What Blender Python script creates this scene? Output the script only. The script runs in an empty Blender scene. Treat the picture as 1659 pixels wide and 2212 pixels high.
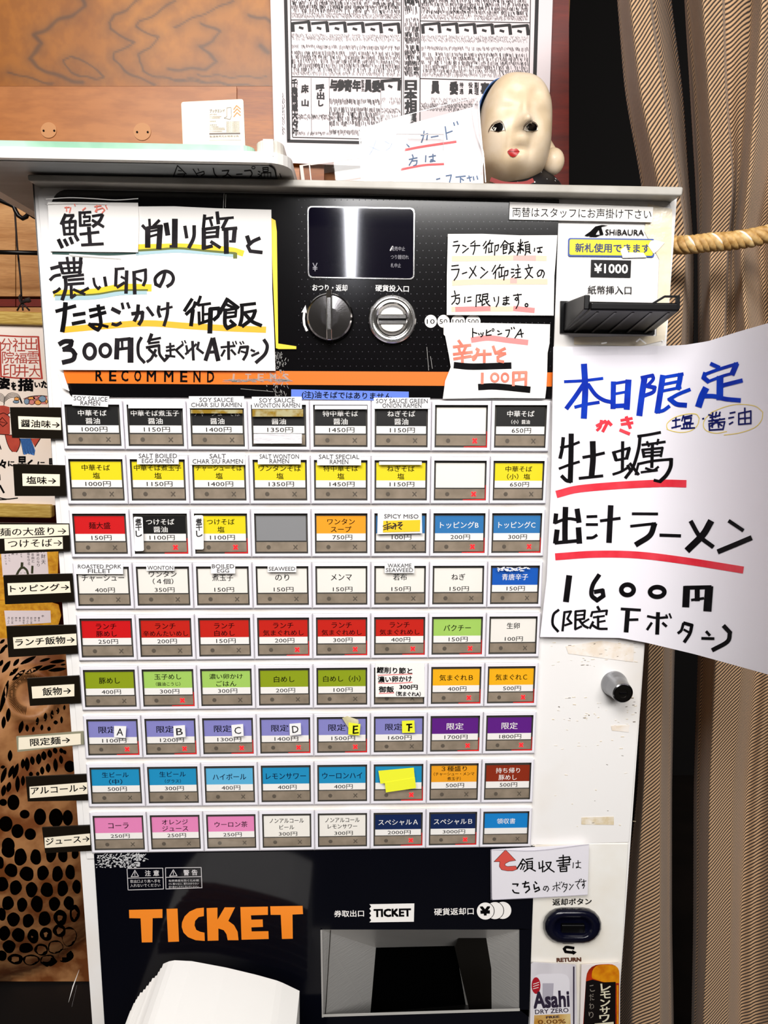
import bpy, bmesh, math, random
from mathutils import Vector, Matrix
from mathutils.bvhtree import BVHTree
random.seed(7)
scene = bpy.context.scene
COL = scene.collection

# ------------------------------------------------------------------ camera (solved from the button grid), world, lights, exposure
FPX = 1500.0
CAM = Vector((0.263877, -0.635629, 1.354393))
R0 = Vector((0.99931, -0.03661, 0.006223))       # right
RD = Vector((0.000396, -0.157075, -0.987587))    # image down
RF = Vector((0.037133, 0.986908, -0.156952))     # forward
cd = bpy.data.cameras.new('camera'); cam = bpy.data.objects.new('camera', cd); COL.objects.link(cam)
cd.sensor_fit = 'VERTICAL'; cd.sensor_height = 36.0; cd.lens = FPX / 2212.0 * 36.0; cd.clip_start = 0.01
cam.matrix_world = Matrix(((R0.x, -RD.x, -RF.x, CAM.x), (R0.y, -RD.y, -RF.y, CAM.y), (R0.z, -RD.z, -RF.z, CAM.z), (0, 0, 0, 1)))
scene.camera = cam
w = bpy.data.worlds.new('world'); scene.world = w; w.use_nodes = True
bgn = w.node_tree.nodes['Background']; bgn.inputs[0].default_value = (1.0, 0.9, 0.8, 1); bgn.inputs[1].default_value = 0.10

def area(name, loc, target, sx, sy, power, col=(1, 1, 1)):
    l = bpy.data.lights.new(name, 'AREA'); l.shape = 'RECTANGLE'; l.size = sx; l.size_y = sy; l.energy = power; l.color = col
    o = bpy.data.objects.new(name, l); COL.objects.link(o); o.location = loc
    d = Vector(target) - Vector(loc); o.rotation_euler = d.to_track_quat('-Z', 'Y').to_euler(); return o
area('ceiling_lamp', (-0.05, -1.2, 2.35), (0.3, 0.1, 1.15), 0.9, 0.5, 44, (1.0, 0.98, 0.95))
area('ceiling_lamp_behind', (0.75, -2.1, 2.35), (0.35, 0.1, 1.0), 1.2, 0.5, 66, (1.0, 0.98, 0.955))
def tube_lamp():
    l = bpy.data.lights.new('fluorescent_tube', 'AREA'); l.shape = 'RECTANGLE'; l.size = 0.065; l.size_y = 2.2; l.energy = 15; l.color = (0.93, 0.93, 1.0)
    o = bpy.data.objects.new('fluorescent_tube', l); COL.objects.link(o)
    o.location = (0.219, -3.82, 2.26); o.rotation_euler = (0, 0, math.radians(-0.6)); return o
tube_lamp()
vs = scene.view_settings
vs.view_transform = 'Standard'; vs.look = 'None'; vs.gamma = 1; vs.use_curve_mapping = False; vs.exposure = -0.70

# ------------------------------------------------------------------ helpers
def ray(x, y):
    return RF + R0 * ((x - 829.5) / FPX) + RD * ((y - 1106.0) / FPX)
def P(x, y, Y):
    d = ray(x, y); return CAM + d * ((Y - CAM.y) / d.y)
def PZ(x, y, Z):
    d = ray(x, y); return CAM + d * ((Z - CAM.z) / d.z)
def flat(Y):
    return lambda x, y, l: P(x, y, Y - l)
def lin(c):
    return c / 12.92 if c <= 0.04045 else ((c + 0.055) / 1.055) ** 2.4
def hexc(h):
    h = h.lstrip('#'); return tuple(lin(int(h[i:i+2], 16) / 255) for i in (0, 2, 4)) + (1,)
MATS = {}
def M(name, col='#808080', rough=0.5, metal=0.0, spec=0.5, emit=0.0, noise=None, bump=None, coat=0.0, col2=None, stretch=None, alpha=None):
    if name in MATS: return MATS[name]
    m = bpy.data.materials.new(name); m.use_nodes = True; nt = m.node_tree; b = nt.nodes['Principled BSDF']
    b.inputs['Base Color'].default_value = hexc(col); b.inputs['Roughness'].default_value = rough; b.inputs['Metallic'].default_value = metal
    b.inputs['Specular IOR Level'].default_value = spec; b.inputs['Coat Weight'].default_value = coat
    if alpha is not None: b.inputs['Alpha'].default_value = alpha
    if emit: b.inputs['Emission Color'].default_value = hexc(col); b.inputs['Emission Strength'].default_value = emit
    def tex(scale, det=4):
        tc = nt.nodes.new('ShaderNodeTexCoord'); mp = nt.nodes.new('ShaderNodeMapping'); n = nt.nodes.new('ShaderNodeTexNoise')
        if stretch: mp.inputs['Scale'].default_value = stretch
        n.inputs['Scale'].default_value = scale; n.inputs['Detail'].default_value = det
        nt.links.new(tc.outputs['Object'], mp.inputs[0]); nt.links.new(mp.outputs[0], n.inputs['Vector']); return n
    if noise:
        n = tex(noise[0]); r = nt.nodes.new('ShaderNodeValToRGB'); lo, hi = (noise[1], noise[2]) if len(noise) > 2 else (0.35, 0.65)
        r.color_ramp.elements[0].position = lo; r.color_ramp.elements[1].position = hi
        r.color_ramp.elements[0].color = hexc(col2 or col); r.color_ramp.elements[1].color = hexc(col)
        nt.links.new(n.outputs['Fac'], r.inputs[0]); nt.links.new(r.outputs[0], b.inputs['Base Color'])
    if bump:
        n = tex(bump[0]); bp = nt.nodes.new('ShaderNodeBump'); bp.inputs['Strength'].default_value = bump[1]; bp.inputs['Distance'].default_value = 0.001
        nt.links.new(n.outputs['Fac'], bp.inputs['Height']); nt.links.new(bp.outputs[0], b.inputs['Normal'])
    MATS[name] = m; return m
def glassy(name, tint=(1, 1, 1, 1), rough=0.05, gloss=0.35, ior=1.45):
    m = bpy.data.materials.new(name); m.use_nodes = True; nt = m.node_tree; nt.nodes.clear(); MATS[name] = m
    o = nt.nodes.new('ShaderNodeOutputMaterial'); mx = nt.nodes.new('ShaderNodeMixShader'); t = nt.nodes.new('ShaderNodeBsdfTransparent'); g = nt.nodes.new('ShaderNodeBsdfGlossy'); f = nt.nodes.new('ShaderNodeLayerWeight'); pw = nt.nodes.new('ShaderNodeMath'); ml = nt.nodes.new('ShaderNodeMath')
    t.inputs[0].default_value = tint; g.inputs['Roughness'].default_value = rough; pw.operation = 'POWER'; pw.inputs[1].default_value = 5.0; ml.operation = 'MULTIPLY_ADD'; ml.inputs[1].default_value = 0.8; ml.inputs[2].default_value = 0.035 + gloss * 0.04
    nt.links.new(f.outputs['Facing'], pw.inputs[0]); nt.links.new(pw.outputs[0], ml.inputs[0]); nt.links.new(ml.outputs[0], mx.inputs[0]); nt.links.new(t.outputs[0], mx.inputs[1]); nt.links.new(g.outputs[0], mx.inputs[2]); nt.links.new(mx.outputs[0], o.inputs[0])
    return m

TEXTS = {}      # (string, bold) -> (verts, faces) normalised to its bounding box
PENDING = []
def tag(o, label=None, cat=None, group=None, kind=None):
    for k, v in (('label', label), ('category', cat), ('group', group), ('kind', kind)):
        if v: o[k] = v
    return o
def thing(name, label, cat, base=(0, 0, 0), group=None):
    o = bpy.data.objects.new(name, None); COL.objects.link(o); o.location = base; o.empty_display_size = 0.02
    return tag(o, label, cat, group)

def autostroke(pts):
    """split at sharp corners, smooth through the gentle ones"""
    runs = [[Vector(pts[0])]]
    for i in range(1, len(pts)):
        p = Vector(pts[i]); runs[-1].append(p)
        if 0 < i < len(pts) - 1:
            a = (p - Vector(pts[i-1])); b = (Vector(pts[i+1]) - p)
            if a.length > 1e-6 and b.length > 1e-6 and a.angle(b) > 0.95: runs.append([p.copy()])
    out = []
    for r in runs:
        if len(r) < 3: out.append(r); continue
        q = []
        for i in range(len(r) - 1):
            p0 = r[i-1] if i else r[0] * 2 - r[1]; p1 = r[i]; p2 = r[i+1]; p3 = r[i+2] if i + 2 < len(r) else r[-1] * 2 - r[-2]
            for k in range(5):
                t = k / 5.0
                q.append(0.5 * ((2 * p1) + (p2 - p0) * t + (2 * p0 - 5 * p1 + 4 * p2 - p3) * t * t + (3 * p1 - p0 - 3 * p2 + p3) * t * t * t))
        q.append(r[-1]); out.append(q)
    return out

class MB:
    """collects geometry of ONE mesh object; text is filled in when all strings are known"""
    def __init__(s): s.items = []; s.n = 0
    def geo(s, vs, fs, mat, smooth=False): s.items.append(('g', [Vector(v) for v in vs], fs, mat, smooth)); return s
    def poly(s, pts, F, mat, l=0.0, t=0.0):
        n = len(pts); f = [F(x, y, l) for x, y in pts]
        if t:
            vs = f + [F(x, y, l) + Vector((0, t, 0)) for x, y in pts]
            fs = [list(range(n)), list(range(2 * n - 1, n - 1, -1))] + [[i, i + n, (i + 1) % n + n, (i + 1) % n] for i in range(n)]
        else: vs, fs = f, [list(range(n))]
        return s.geo(vs, fs, mat)
    def patch(s, pts, F, mat, l=0.0):
        """filled outline on a curved surface: rings towards its centre"""
        n = len(pts); c = (sum(p[0] for p in pts) / n, sum(p[1] for p in pts) / n); vs, fs = [], []
        for k in range(5):
            t = 1 - k / 5.0; vs += [F(c[0] + (x - c[0]) * t, c[1] + (y - c[1]) * t, l) for x, y in pts]
            if k: fs += [[(k - 1) * n + i, (k - 1) * n + (i + 1) % n, k * n + (i + 1) % n, k * n + i] for i in range(n)]
        vs.append(F(c[0], c[1], l)); fs += [[4 * n + i, 4 * n + (i + 1) % n, 5 * n] for i in range(n)]
        return s.geo(vs, fs, mat, True)
    def rect(s, x0, y0, x1, y1, F, mat, l=0.0, t=0.0): return s.poly([(x0, y0), (x1, y0), (x1, y1), (x0, y1)], F, mat, l, t)
    def strip(s, q, wd, F, mat, l, ext=0.3, taper=None):
        q = [Vector(p) for p in q]
        if len(q) < 2: return s
        a = (q[0] - q[1]); b = (q[-1] - q[-2])
        if a.length > 1e-6: q[0] = q[0] + a.normalized() * wd * ext
        if b.length > 1e-6: q[-1] = q[-1] + b.normalized() * wd * ext
        vs, fs = [], []
        for i, p in enumerate(q):
            d = (q[min(i + 1, len(q) - 1)] - q[max(i - 1, 0)])
            if d.length < 1e-6: d = Vector((1, 0))
            d.normalize(); nrm = Vector((-d.y, d.x)); h = wd / 2
            if taper: h *= taper(i / (len(q) - 1))
            vs += [F(p.x + nrm.x * h, p.y + nrm.y * h, l), F(p.x - nrm.x * h, p.y - nrm.y * h, l)]
            if i: fs.append([2 * i - 2, 2 * i - 1, 2 * i + 1, 2 * i])
        return s.geo(vs, fs, mat)
    def strokes(s, data, org, sc, wd, F, mat, l=0.0002):
        for tok in data.replace('\n', ';').split(';'):
            tok = tok.strip()
            if not tok: continue
            ww = wd; pts = []
            for q in tok.split():
                if q[0] == 'w': ww = float(q[1:])
                else:
                    a, b = q.split(','); pts.append((org[0] + float(a) / sc, org[1] + float(b) / sc))
            for r in autostroke(pts):
                s.n += 1; s.strip(dense(r), ww * 1.2 / sc, F, mat, l + (s.n % 40) * 4e-6)
        return s
    def ring(s, cx, cy, rx, ry, wd, F, mat, l=0.0002, n=28):
        vs, fs = [], []
        for i in range(n):
            a = 2 * math.pi * i / n; c, d = math.cos(a), math.sin(a)
            vs += [F(cx + c * (rx + wd / 2), cy + d * (ry + wd / 2), l), F(cx + c * (rx - wd / 2), cy + d * (ry - wd / 2), l)]
            j = (i + 1) % n; fs.append([2 * i, 2 * i + 1, 2 * j + 1, 2 * j])
        return s.geo(vs, fs, mat)
    def disc(s, cx, cy, rx, ry, F, mat, l=0.0002, n=28, t=0.0):
        return s.poly([(cx + rx * math.cos(2 * math.pi * i / n), cy + ry * math.sin(2 * math.pi * i / n)) for i in range(n)], F, mat, l, t)
    def text(s, st, box, F, mat, l=0.0003, bold=0.0):
        if not st.strip(): return s
        TEXTS[(st, 0)] = None
        if len(box) == 4 and not hasattr(box[0], '__len__'):
            x0, y0, x1, y1 = box; box = [(x0, y0), (x1, y0), (x1, y1), (x0, y1)]
        s.items.append(('t', (st, 0), box, F, l, mat, bold)); return s
    def line(s, st, x0, y0, x1, y1, h, F, mat, l=0.0003, bold=0.0):
        """text whose middle line runs from (x0,y0) to (x1,y1)"""
        d = Vector((x1 - x0, y1 - y0)).normalized(); n = Vector((-d.y, d.x)) * h / 2
        return s.text(st, [(x0 - n.x, y0 - n.y), (x1 - n.x, y1 - n.y), (x1 + n.x, y1 + n.y), (x0 + n.x, y0 + n.y)], F, mat, l, bold)
    def build(s, name, parent=None, base=None, bevel=0.0, smooth=None, label=None):
        me = bpy.data.meshes.new(name); o = bpy.data.objects.new(name, me); COL.objects.link(o)
        off = Vector((0, 0, 0)); p = parent
        while p is not None: off += Vector(p.location); p = p.parent
        if parent is not None: o.parent = parent
        if base is not None: o.location = Vector(base) - off; off = Vector(base)
        if bevel:
            b = o.modifiers.new('bevel', 'BEVEL'); b.width = bevel; b.segments = 3; b.limit_method = 'ANGLE'; b.angle_limit = 0.6
        if label: o['label'] = label
        PENDING.append((s, o, off)); return o
def dense(r, step=9.0):
    out = [r[0]]
    for a, b in zip(r, r[1:]):
        n = max(1, int((b - a).length / step))
        for k in range(1, n + 1): out.append(a.lerp(b, k / n))
    return out
def finalize():
    tmp = []
    for key in TEXTS:
        c = bpy.data.curves.new('t', 'FONT'); c.body = key[0]; c.offset = key[1]; c.resolution_u = 2
        o = bpy.data.objects.new('t', c); COL.objects.link(o); tmp.append((key, o))
    bpy.context.view_layer.update(); dg = bpy.context.evaluated_depsgraph_get()
    for key, o in tmp:
        m = o.evaluated_get(dg).to_mesh(); vs = [v.co.copy() for v in m.vertices]; fs = [list(p.vertices) for p in m.polygons]
        if vs:
            x0 = min(v.x for v in vs); x1 = max(v.x for v in vs); y0 = min(v.y for v in vs); y1 = max(v.y for v in vs)
            TEXTS[key] = ([((v.x - x0) / max(x1 - x0, 1e-6), (y1 - v.y) / max(y1 - y0, 1e-6)) for v in vs], fs, x1 - x0, y1 - y0)
        o.evaluated_get(dg).to_mesh_clear()
    for key, o in tmp:
        c = o.data; bpy.data.objects.remove(o); bpy.data.curves.remove(c)
    for mb, o, off in PENDING:
        V, Fc, mi, sm, slots = [], [], [], [], []
        for it in mb.items:
            if it[0] == 'g': vs, fs, mat, smooth = it[1:]
            else:
                if not TEXTS[it[1]]: continue
                uv, fs0, wx, wy = TEXTS[it[1]]; a, b, c, d = it[2]; F, l, mat, bd = it[3:]; smooth = False; vs = []; fs = []
                sh = [(0, 0)] if bd < 0.003 else ([(-bd / wx, 0), (bd / wx, 0)] if bd < 0.01 else [(-bd / wx, -bd / wy), (bd / wx, -bd / wy), (bd / wx, bd / wy), (-bd / wx, bd / wy), (0, 0)])
                for q in range(len(sh)): fs += [[i + q * len(uv) for i in f] for f in fs0]
                for u, v, l in [(u + du, v + dv, l + q * 4e-6) for q, (du, dv) in enumerate(sh) for u, v in uv]:
                    x = (a[0] * (1 - u) + b[0] * u) * (1 - v) + (d[0] * (1 - u) + c[0] * u) * v
                    y = (a[1] * (1 - u) + b[1] * u) * (1 - v) + (d[1] * (1 - u) + c[1] * u) * v
                    vs.append(F(x, y, l))
            if mat not in slots: slots.append(mat)
            k = len(V); V += [v - off for v in vs]; Fc += [[i + k for i in f] for f in fs]; mi += [slots.index(mat)] * len(fs); sm += [smooth] * len(fs)
        me = o.data; me.from_pydata(V, [], Fc)
        for m in slots: me.materials.append(m)
        me.polygons.foreach_set('material_index', mi); me.polygons.foreach_set('use_smooth', sm); me.update()
        if any(it[0] == 'g' and len(it[2]) > 1 for it in mb.items):
            bm = bmesh.new(); bm.from_mesh(me); bmesh.ops.recalc_face_normals(bm, faces=bm.faces); bm.to_mesh(me); bm.free()

def tube(mb, pts, r, mat, seg=10, cap=True):
    pts = [Vector(p) for p in pts]; vs, fs = [], []
    up = Vector((0, 1, 0))
    for i, p in enumerate(pts):
        d = (pts[min(i + 1, len(pts) - 1)] - pts[max(i - 1, 0)]).normalized()
        a = d.cross(up)
        if a.length < 0.05: a = d.cross(Vector((1, 0, 0)))
        a.normalize(); b = d.cross(a).normalized(); rr = r[i] if hasattr(r, '__len__') else r
        vs += [p + (a * math.cos(2 * math.pi * k / seg) + b * math.sin(2 * math.pi * k / seg)) * rr for k in range(seg)]
        if i: fs += [[(i - 1) * seg + k, (i - 1) * seg + (k + 1) % seg, i * seg + (k + 1) % seg, i * seg + k] for k in range(seg)]
    if cap: fs += [list(range(seg - 1, -1, -1)), [(len(pts) - 1) * seg + k for k in range(seg)]]
    return mb.geo(vs, fs, mat, True)
def lathe(mb, c, prof, mat, seg=40, sx=1.0, sz=1.0):
    """profile [(radius, Y)] turned about the Y axis through c"""
    vs, fs = [], []
    for i, (r, y) in enumerate(prof):
        vs += [Vector((c.x + r * sx * math.cos(2 * math.pi * k / seg), y, c.z + r * sz * math.sin(2 * math.pi * k / seg))) for k in range(seg)]
        if i: fs += [[(i - 1) * seg + k, (i - 1) * seg + (k + 1) % seg, i * seg + (k + 1) % seg, i * seg + k] for k in range(seg)]
    fs.append([(len(prof) - 1) * seg + k for k in range(seg)])
    return mb.geo(vs, fs, mat, False)
def box(mb, a, b, mat):
    x0, y0, z0 = a; x1, y1, z1 = b
    return mb.geo([(x0, y0, z0), (x1, y0, z0), (x1, y1, z0), (x0, y1, z0), (x0, y0, z1), (x1, y0, z1), (x1, y1, z1), (x0, y1, z1)],
                  [[0, 3, 2, 1], [4, 5, 6, 7], [0, 1, 5, 4], [1, 2, 6, 5], [2, 3, 7, 6], [3, 0, 4, 7]], mat)
def rpoly(c, r, n=5):
    """rounded polygon through pixel corners c"""
    out = []; k = len(c)
    for i in range(k):
        p = Vector(c[i]); a = (Vector(c[i-1]) - p); b = (Vector(c[(i + 1) % k]) - p); rr = r[i] if hasattr(r, '__len__') else r
        if rr <= 0: out.append(tuple(p)); continue
        p0 = p + a.normalized() * rr; p1 = p + b.normalized() * rr
        for j in range(n + 1):
            t = j / n; q = p0 * (1 - t) ** 2 + p * 2 * t * (1 - t) + p1 * t * t; out.append((q.x, q.y))
    return out
def frame(mb, outer, inner, F, mat, l=0.0):
    n = len(outer); return mb.geo([F(x, y, l) for x, y in outer] + [F(x, y, l) for x, y in inner], [[i, (i + 1) % n, (i + 1) % n + n, i + n] for i in range(n)], mat)

# ------------------------------------------------------------------ materials
WHITE = M('white_enamel', '#f1eeec', 0.28, coat=0.3, noise=(9, 0.25, 0.5), col2='#ebe4dc')
WHITE2 = M('white_plastic', '#efece8', 0.35, noise=(30, 0.3, 0.6), col2='#e4dcd2')
RIM = M('grey_rim', '#b9b4ac', 0.4, noise=(25, 0.3, 0.6), col2='#a29c92')
PAPER = M('white_paper', '#f4f0ec', 0.75); PAPERV = M('cool_white_paper', '#efebf2', 0.75)
CREAM = M('cream_paper', '#f1e6cf', 0.7)
INK = M('black_ink', '#060506', 0.6, spec=0.06, noise=(60, 0.35, 0.7), col2='#131114'); INKP = M('black_print', '#050405', 0.6, spec=0.06)
BLUEINK = M('blue_marker_ink', '#0828a0', 0.6, spec=0.1, noise=(50, 0.35, 0.6), col2='#0a3cba'); NAVYINK = M('navy_ink', '#10175e', 0.6, spec=0.08)
REDINK = M('red_marker_ink', '#dc2034', 0.5, noise=(40, 0.3, 0.6), col2='#e8404f')
PANEL = M('black_gloss_panel', '#0a090b', 0.13, spec=0.5, noise=(18, 0.55, 0.8), col2='#060507')
PANEL2 = M('dark_navy_gloss_panel', '#04050d', 0.09, spec=0.4)
ORANGE = M('orange_print', '#ee7212', 0.4)
CHROME = M('chrome', '#d8d6d4', 0.16, 1.0); STEEL = M('brushed_steel', '#e0ddd9', 0.34, 0.6, bump=(60, 0.3), stretch=(1, 1, 12)); DKCHROME = M('dark_chrome', '#6a6764', 0.25, 1.0)
BLACKP = M('black_plastic', '#040405', 0.35, spec=0.25); NAVYP = M('dark_navy_plastic', '#07081a', 0.2)
DARKREC = M('dark_recess', '#4a4742', 0.5); TAUPE = M('taupe_lamp_strip', '#9b8c7b', 0.3, noise=(90, 0.3, 0.7), col2='#857868')
DOTM = M('strip_dot', '#5f564c', 0.4); REDLAMP = M('lit_red_lamp', '#ff1a20', 0.4, emit=3.2); REDGLOW = M('red_glow_edge', '#f02020', 0.4, emit=0.9)
GREYP = M('light_grey_print', '#c9c5c6', 0.5); COVER = glassy('clear_button_cover', gloss=0.1); CLEAR = glassy('clear_film', (0.97, 0.97, 0.97, 1), 0.03, 0.2)
ACRYL = glassy('clear_acrylic', (0.88, 0.84, 0.82, 1), 0.015, 0.2)

# ------------------------------------------------------------------ room
def structure(name, mb, parent=None, **k):
    o = mb.build(name, parent, **k)
    if parent is None: o['kind'] = 'structure'
    return o
DARKWALL = M('dark_wall', '#0a0504', 0.9)  # near-black colour stands in for the darkness of the open doorway
mb = MB(); box(mb, (-1.6, -5.5, -0.02), (2.6, 2.2, 0), M('dark_floor', '#2a211b', 0.6, noise=(6,), col2='#1b1511')); structure('floor', mb)
WY = 0.45
WOODB = M('wall_backing', '#7d4a1c', 0.7)
xr = P(1223, 300, WY).x
mb = MB(); box(mb, (-1.6, WY + 0.012, 0), (xr, WY + 0.06, 2.8), WOODB); wall = structure('wall_back', mb)
mb = MB(); box(mb, (xr - 0.05, 1.7, 0), (2.6, 1.75, 2.8), DARKWALL); box(mb, (2.6, -0.2, 0), (2.65, 1.75, 2.8), DARKWALL); box(mb, (xr - 0.05, WY + 0.06, 0), (xr - 0.02, 1.7, 2.8), DARKWALL); structure('wall_right', mb)
mb = MB(); box(mb, (-1.6, -5.5, 2.8), (2.65, 2.2, 2.85), M('dark_ceiling', '#3a332c', 0.9)); structure('ceiling', mb)

def woodmat(name, c1, c2, c3, sc=3.0, stretch=(1.2, 1, 14), grain=True):
    m = bpy.data.materials.new(name); m.use_nodes = True; nt = m.node_tree; b = nt.nodes['Principled BSDF']; b.inputs['Roughness'].default_value = 0.42; L = nt.links.new
    tc = nt.nodes.new('ShaderNodeTexCoord'); mp = nt.nodes.new('ShaderNodeMapping'); mp.inputs['Scale'].default_value = stretch; L(tc.outputs['Object'], mp.inputs[0])
    n1 = nt.nodes.new('ShaderNodeTexNoise'); n1.inputs['Scale'].default_value = sc; n1.inputs['Detail'].default_value = 5; n1.inputs['Distortion'].default_value = 0.6; L(mp.outputs[0], n1.inputs['Vector'])
    n2 = nt.nodes.new('ShaderNodeTexNoise'); n2.inputs['Scale'].default_value = sc * 14; n2.inputs['Detail'].default_value = 3; L(mp.outputs[0], n2.inputs['Vector'])
    r = nt.nodes.new('ShaderNodeValToRGB'); r.color_ramp.elements[0].position = 0.32; r.color_ramp.elements[1].position = 0.66; r.color_ramp.elements[0].color = hexc(c2); r.color_ramp.elements[1].color = hexc(c1); L(n1.outputs['Fac'], r.inputs[0])
    r2 = nt.nodes.new('ShaderNodeValToRGB'); r2.color_ramp.elements[0].position = 0.35; r2.color_ramp.elements[1].position = 0.6; r2.color_ramp.elements[0].color = (0.72, 0.66, 0.6, 1); r2.color_ramp.elements[1].color = (1, 1, 1, 1); L(n2.outputs['Fac'], r2.inputs[0])
    mu = nt.nodes.new('ShaderNodeMixRGB'); mu.blend_type = 'MULTIPLY'; mu.inputs[0].default_value = 0.6; L(r.outputs[0], mu.inputs[1]); L(r2.outputs[0], mu.inputs[2])
    at = nt.nodes.new('ShaderNodeAttribute'); at.attribute_name = 'grain'; mg = nt.nodes.new('ShaderNodeMixRGB'); mg.inputs[2].default_value = hexc(c3); L(at.outputs['Fac'], mg.inputs[0]); L(mu.outputs[0], mg.inputs[1]); L(mg.outputs[0], b.inputs['Base Color'])
    return m
PLY = woodmat('plywood', '#ba7422', '#9a580a', '#573a24', 2.0, (2.5, 1, 2.0)); WOODH = woodmat('warm_board', '#c8844a', '#b26a2e', '#8a4a20', 2.0, (1, 1, 4)); WOODR = woodmat('orange_board', '#b96a10', '#944a06', '#5a2204', 4, (1, 1, 9))
WOODL = woodmat('pale_plank', '#c9955f', '#a56d38', '#5a3010', 5, (1, 1, 10)); REDW = woodmat('dark_red_panel', '#7a1c06', '#5a1204', '#300800', 5, (1, 1, 12))

# plywood sheet with its traced cathedral grain
grain = [([(990,0),(930,40),(850,85),(775,125),(765,150),(800,175),(880,205),(850,260),(780,310),(775,350),(810,400),(880,430),(980,450),(1200,462),(1500,490)], 9),
 ([(770,0),(720,50),(640,90),(605,130),(620,165),(690,205),(745,240),(700,265),(645,300),(640,340),(690,385),(760,430),(860,470)], 10),
 ([(460,0),(470,40),(410,85),(330,115),(250,165),(180,200),(240,240),(200,290),(160,330),(220,380),(330,430),(470,465)], 16),
 ([(360,340),(400,310),(450,330),(500,365),(540,390),(590,430),(540,440),(450,430),(390,400),(360,340)], 8),
 ([(50,410),(120,420),(190,450),(300,468)], 8), ([(1130,130),(1230,180),(1200,230),(1120,260),(1170,300),(1220,350),(1150,385),(950,390)], 12),
 ([(1300,0),(1180,60),(1050,120),(980,150)], 8), ([(1100,420),(1300,430),(1500,430)], 7), ([(930,440),(1100,445),(1300,480),(1510,520)], 7), ([(1400,90),(1480,100),(1510,130)], 14), ([(1450,250),(1510,300)],16)]
gl = [([(x / 2.592, y / 2.592) for x, y in g], wd / 2.592) for g, wd in grain]
def gval(x, y):
    v = 0.0
    jx = 3 * math.sin(y * 0.13 + x * 0.02); jy = 2.0 * math.sin(x * 0.11)
    for pts, wd in gl:
        for (ax, ay), (bx, by) in zip(pts, pts[1:]):
            dx, dy = bx - ax, by - ay; t = max(0, min(1, ((x + jx - ax) * dx + (y + jy - ay) * dy) / (dx * dx + dy * dy + 1e-6)))
            d = math.hypot(x + jx - ax - t * dx, y + jy - ay - t * dy)
            if d < wd * 4: v = max(v, 0.85 * math.exp(-(d / (wd * 1.0)) ** 2))
            if d < 30: v = max(v, 0.32 * math.exp(-(d / 18) ** 2))
    return v
def gridpanel(name, x0, y0, x1, y1, Y, mat, st, parent, t=0.012, g=None):
    nx = max(2, int((x1 - x0) / st)); ny = max(2, int((y1 - y0) / st)); vs, fs = [], []; px = []
    for j in range(ny + 1):
        for i in range(nx + 1):
            x = x0 + (x1 - x0) * i / nx; y = y0 + (y1 - y0) * j / ny; vs.append(P(x, y, Y)); px.append((x, y))
    for j in range(ny):
        for i in range(nx): a = j * (nx + 1) + i; fs.append([a, a + 1, a + nx + 2, a + nx + 1])
    n = nx + 1; bnd = [i for i in range(n)] + [j * n + nx for j in range(1, ny + 1)] + [ny * n + i for i in range(nx - 1, -1, -1)] + [j * n for j in range(ny - 1, 0, -1)]
    k = len(vs); vs += [vs[i] + Vector((0, t, 0)) for i in bnd]; m = len(bnd)
    fs += [[bnd[i], bnd[(i + 1) % m], k + (i + 1) % m, k + i] for i in range(m)]
    mb = MB(); mb.geo(vs, fs, mat); o = mb.build(name, parent)
    if g: GRAINS.append((o, [g(x, y) for x, y in px] + [0] * m))
    return o
GRAINS = []
gridpanel('plywood_board', -220, -160, 592, 186, WY, PLY, 3.5, wall, g=gval)
gridpanel('warm_board', -220, 186.5, 511, 420, WY - 0.004, WOODH, 40, wall)
gridpanel('orange_board', 511.6, 186.5, 700, 430, WY, WOODR, 40, wall)
gridpanel('red_board', 1150, -260, 1229, 470, WY - 0.002, REDW, 40, wall)
for (x, y, r) in ((105, 281, 17), (307, 284, 19)):
    cp = MB(); cp.disc(x, y, r, r, flat(WY - 0.005), M('screw_cap', '#c98a54', 0.5), 0.0002, t=0.0002); c = cp.build('screw_cap', wall)
    hp = MB(); [hp.disc(x + dx, y + 1, 2.2, 2.2, flat(WY - 0.0055), INKP, 0.0006) for dx in (-11, 12)]; hp.build('screw_hole', c)
for y0, y1, m in ((395, 543, WOODL), (548, 640, WOODL), (646, 662, REDW), (664, 900, WOODL), (904, 1130, REDW), (1134, 2300, REDW)):
    gridpanel('plank', -220, y0, 33 if y1 < 900 else 230, y1, WY - 0.002, m, 60, wall)
    if y1 < 900: gridpanel('plank', 35, y0, 230, y1, WY - 0.003, m, 60, wall)

# ------------------------------------------------------------------ the ticket machine
mach = thing('ticket_machine', 'white restaurant ticket vending machine with rows of small coloured menu buttons', 'ticket machine', (0.26, 0.13, 0.0))
CY = 0.008; FB = flat(CY)
def zat(y, x=760): return P(x, y, CY).z
TL, TR, BR, BL = (68, 392), (1463, 424), (1334, 2212), (199, 2212)
xl = lambda y: 70 + 0.0715 * (y - 400)
xrr = lambda y: 1462 - 0.072 * (y - 430)
HX0, HX1, HY0, HY1 = 693, 1122, 2008, 2197       # dispenser mouth
mb = MB()
def seg(y0, y1, x0=None, x1=None):
    mb.poly([(x0 or xl(y0), y0), (x1 or xrr(y0), y0), (x1 or xrr(y1), y1), (x0 or xl(y1), y1)], FB, WHITE)
mb.poly([(xl(392) + 4, 394), (xrr(424), 424), (xrr(1200), 1200), (xl(1200), 1200)], FB, WHITE)
seg(1200, HY0); seg(HY0, HY1, None, HX0); seg(HY0, HY1, HX1, None); seg(HY1, 2600)
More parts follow.
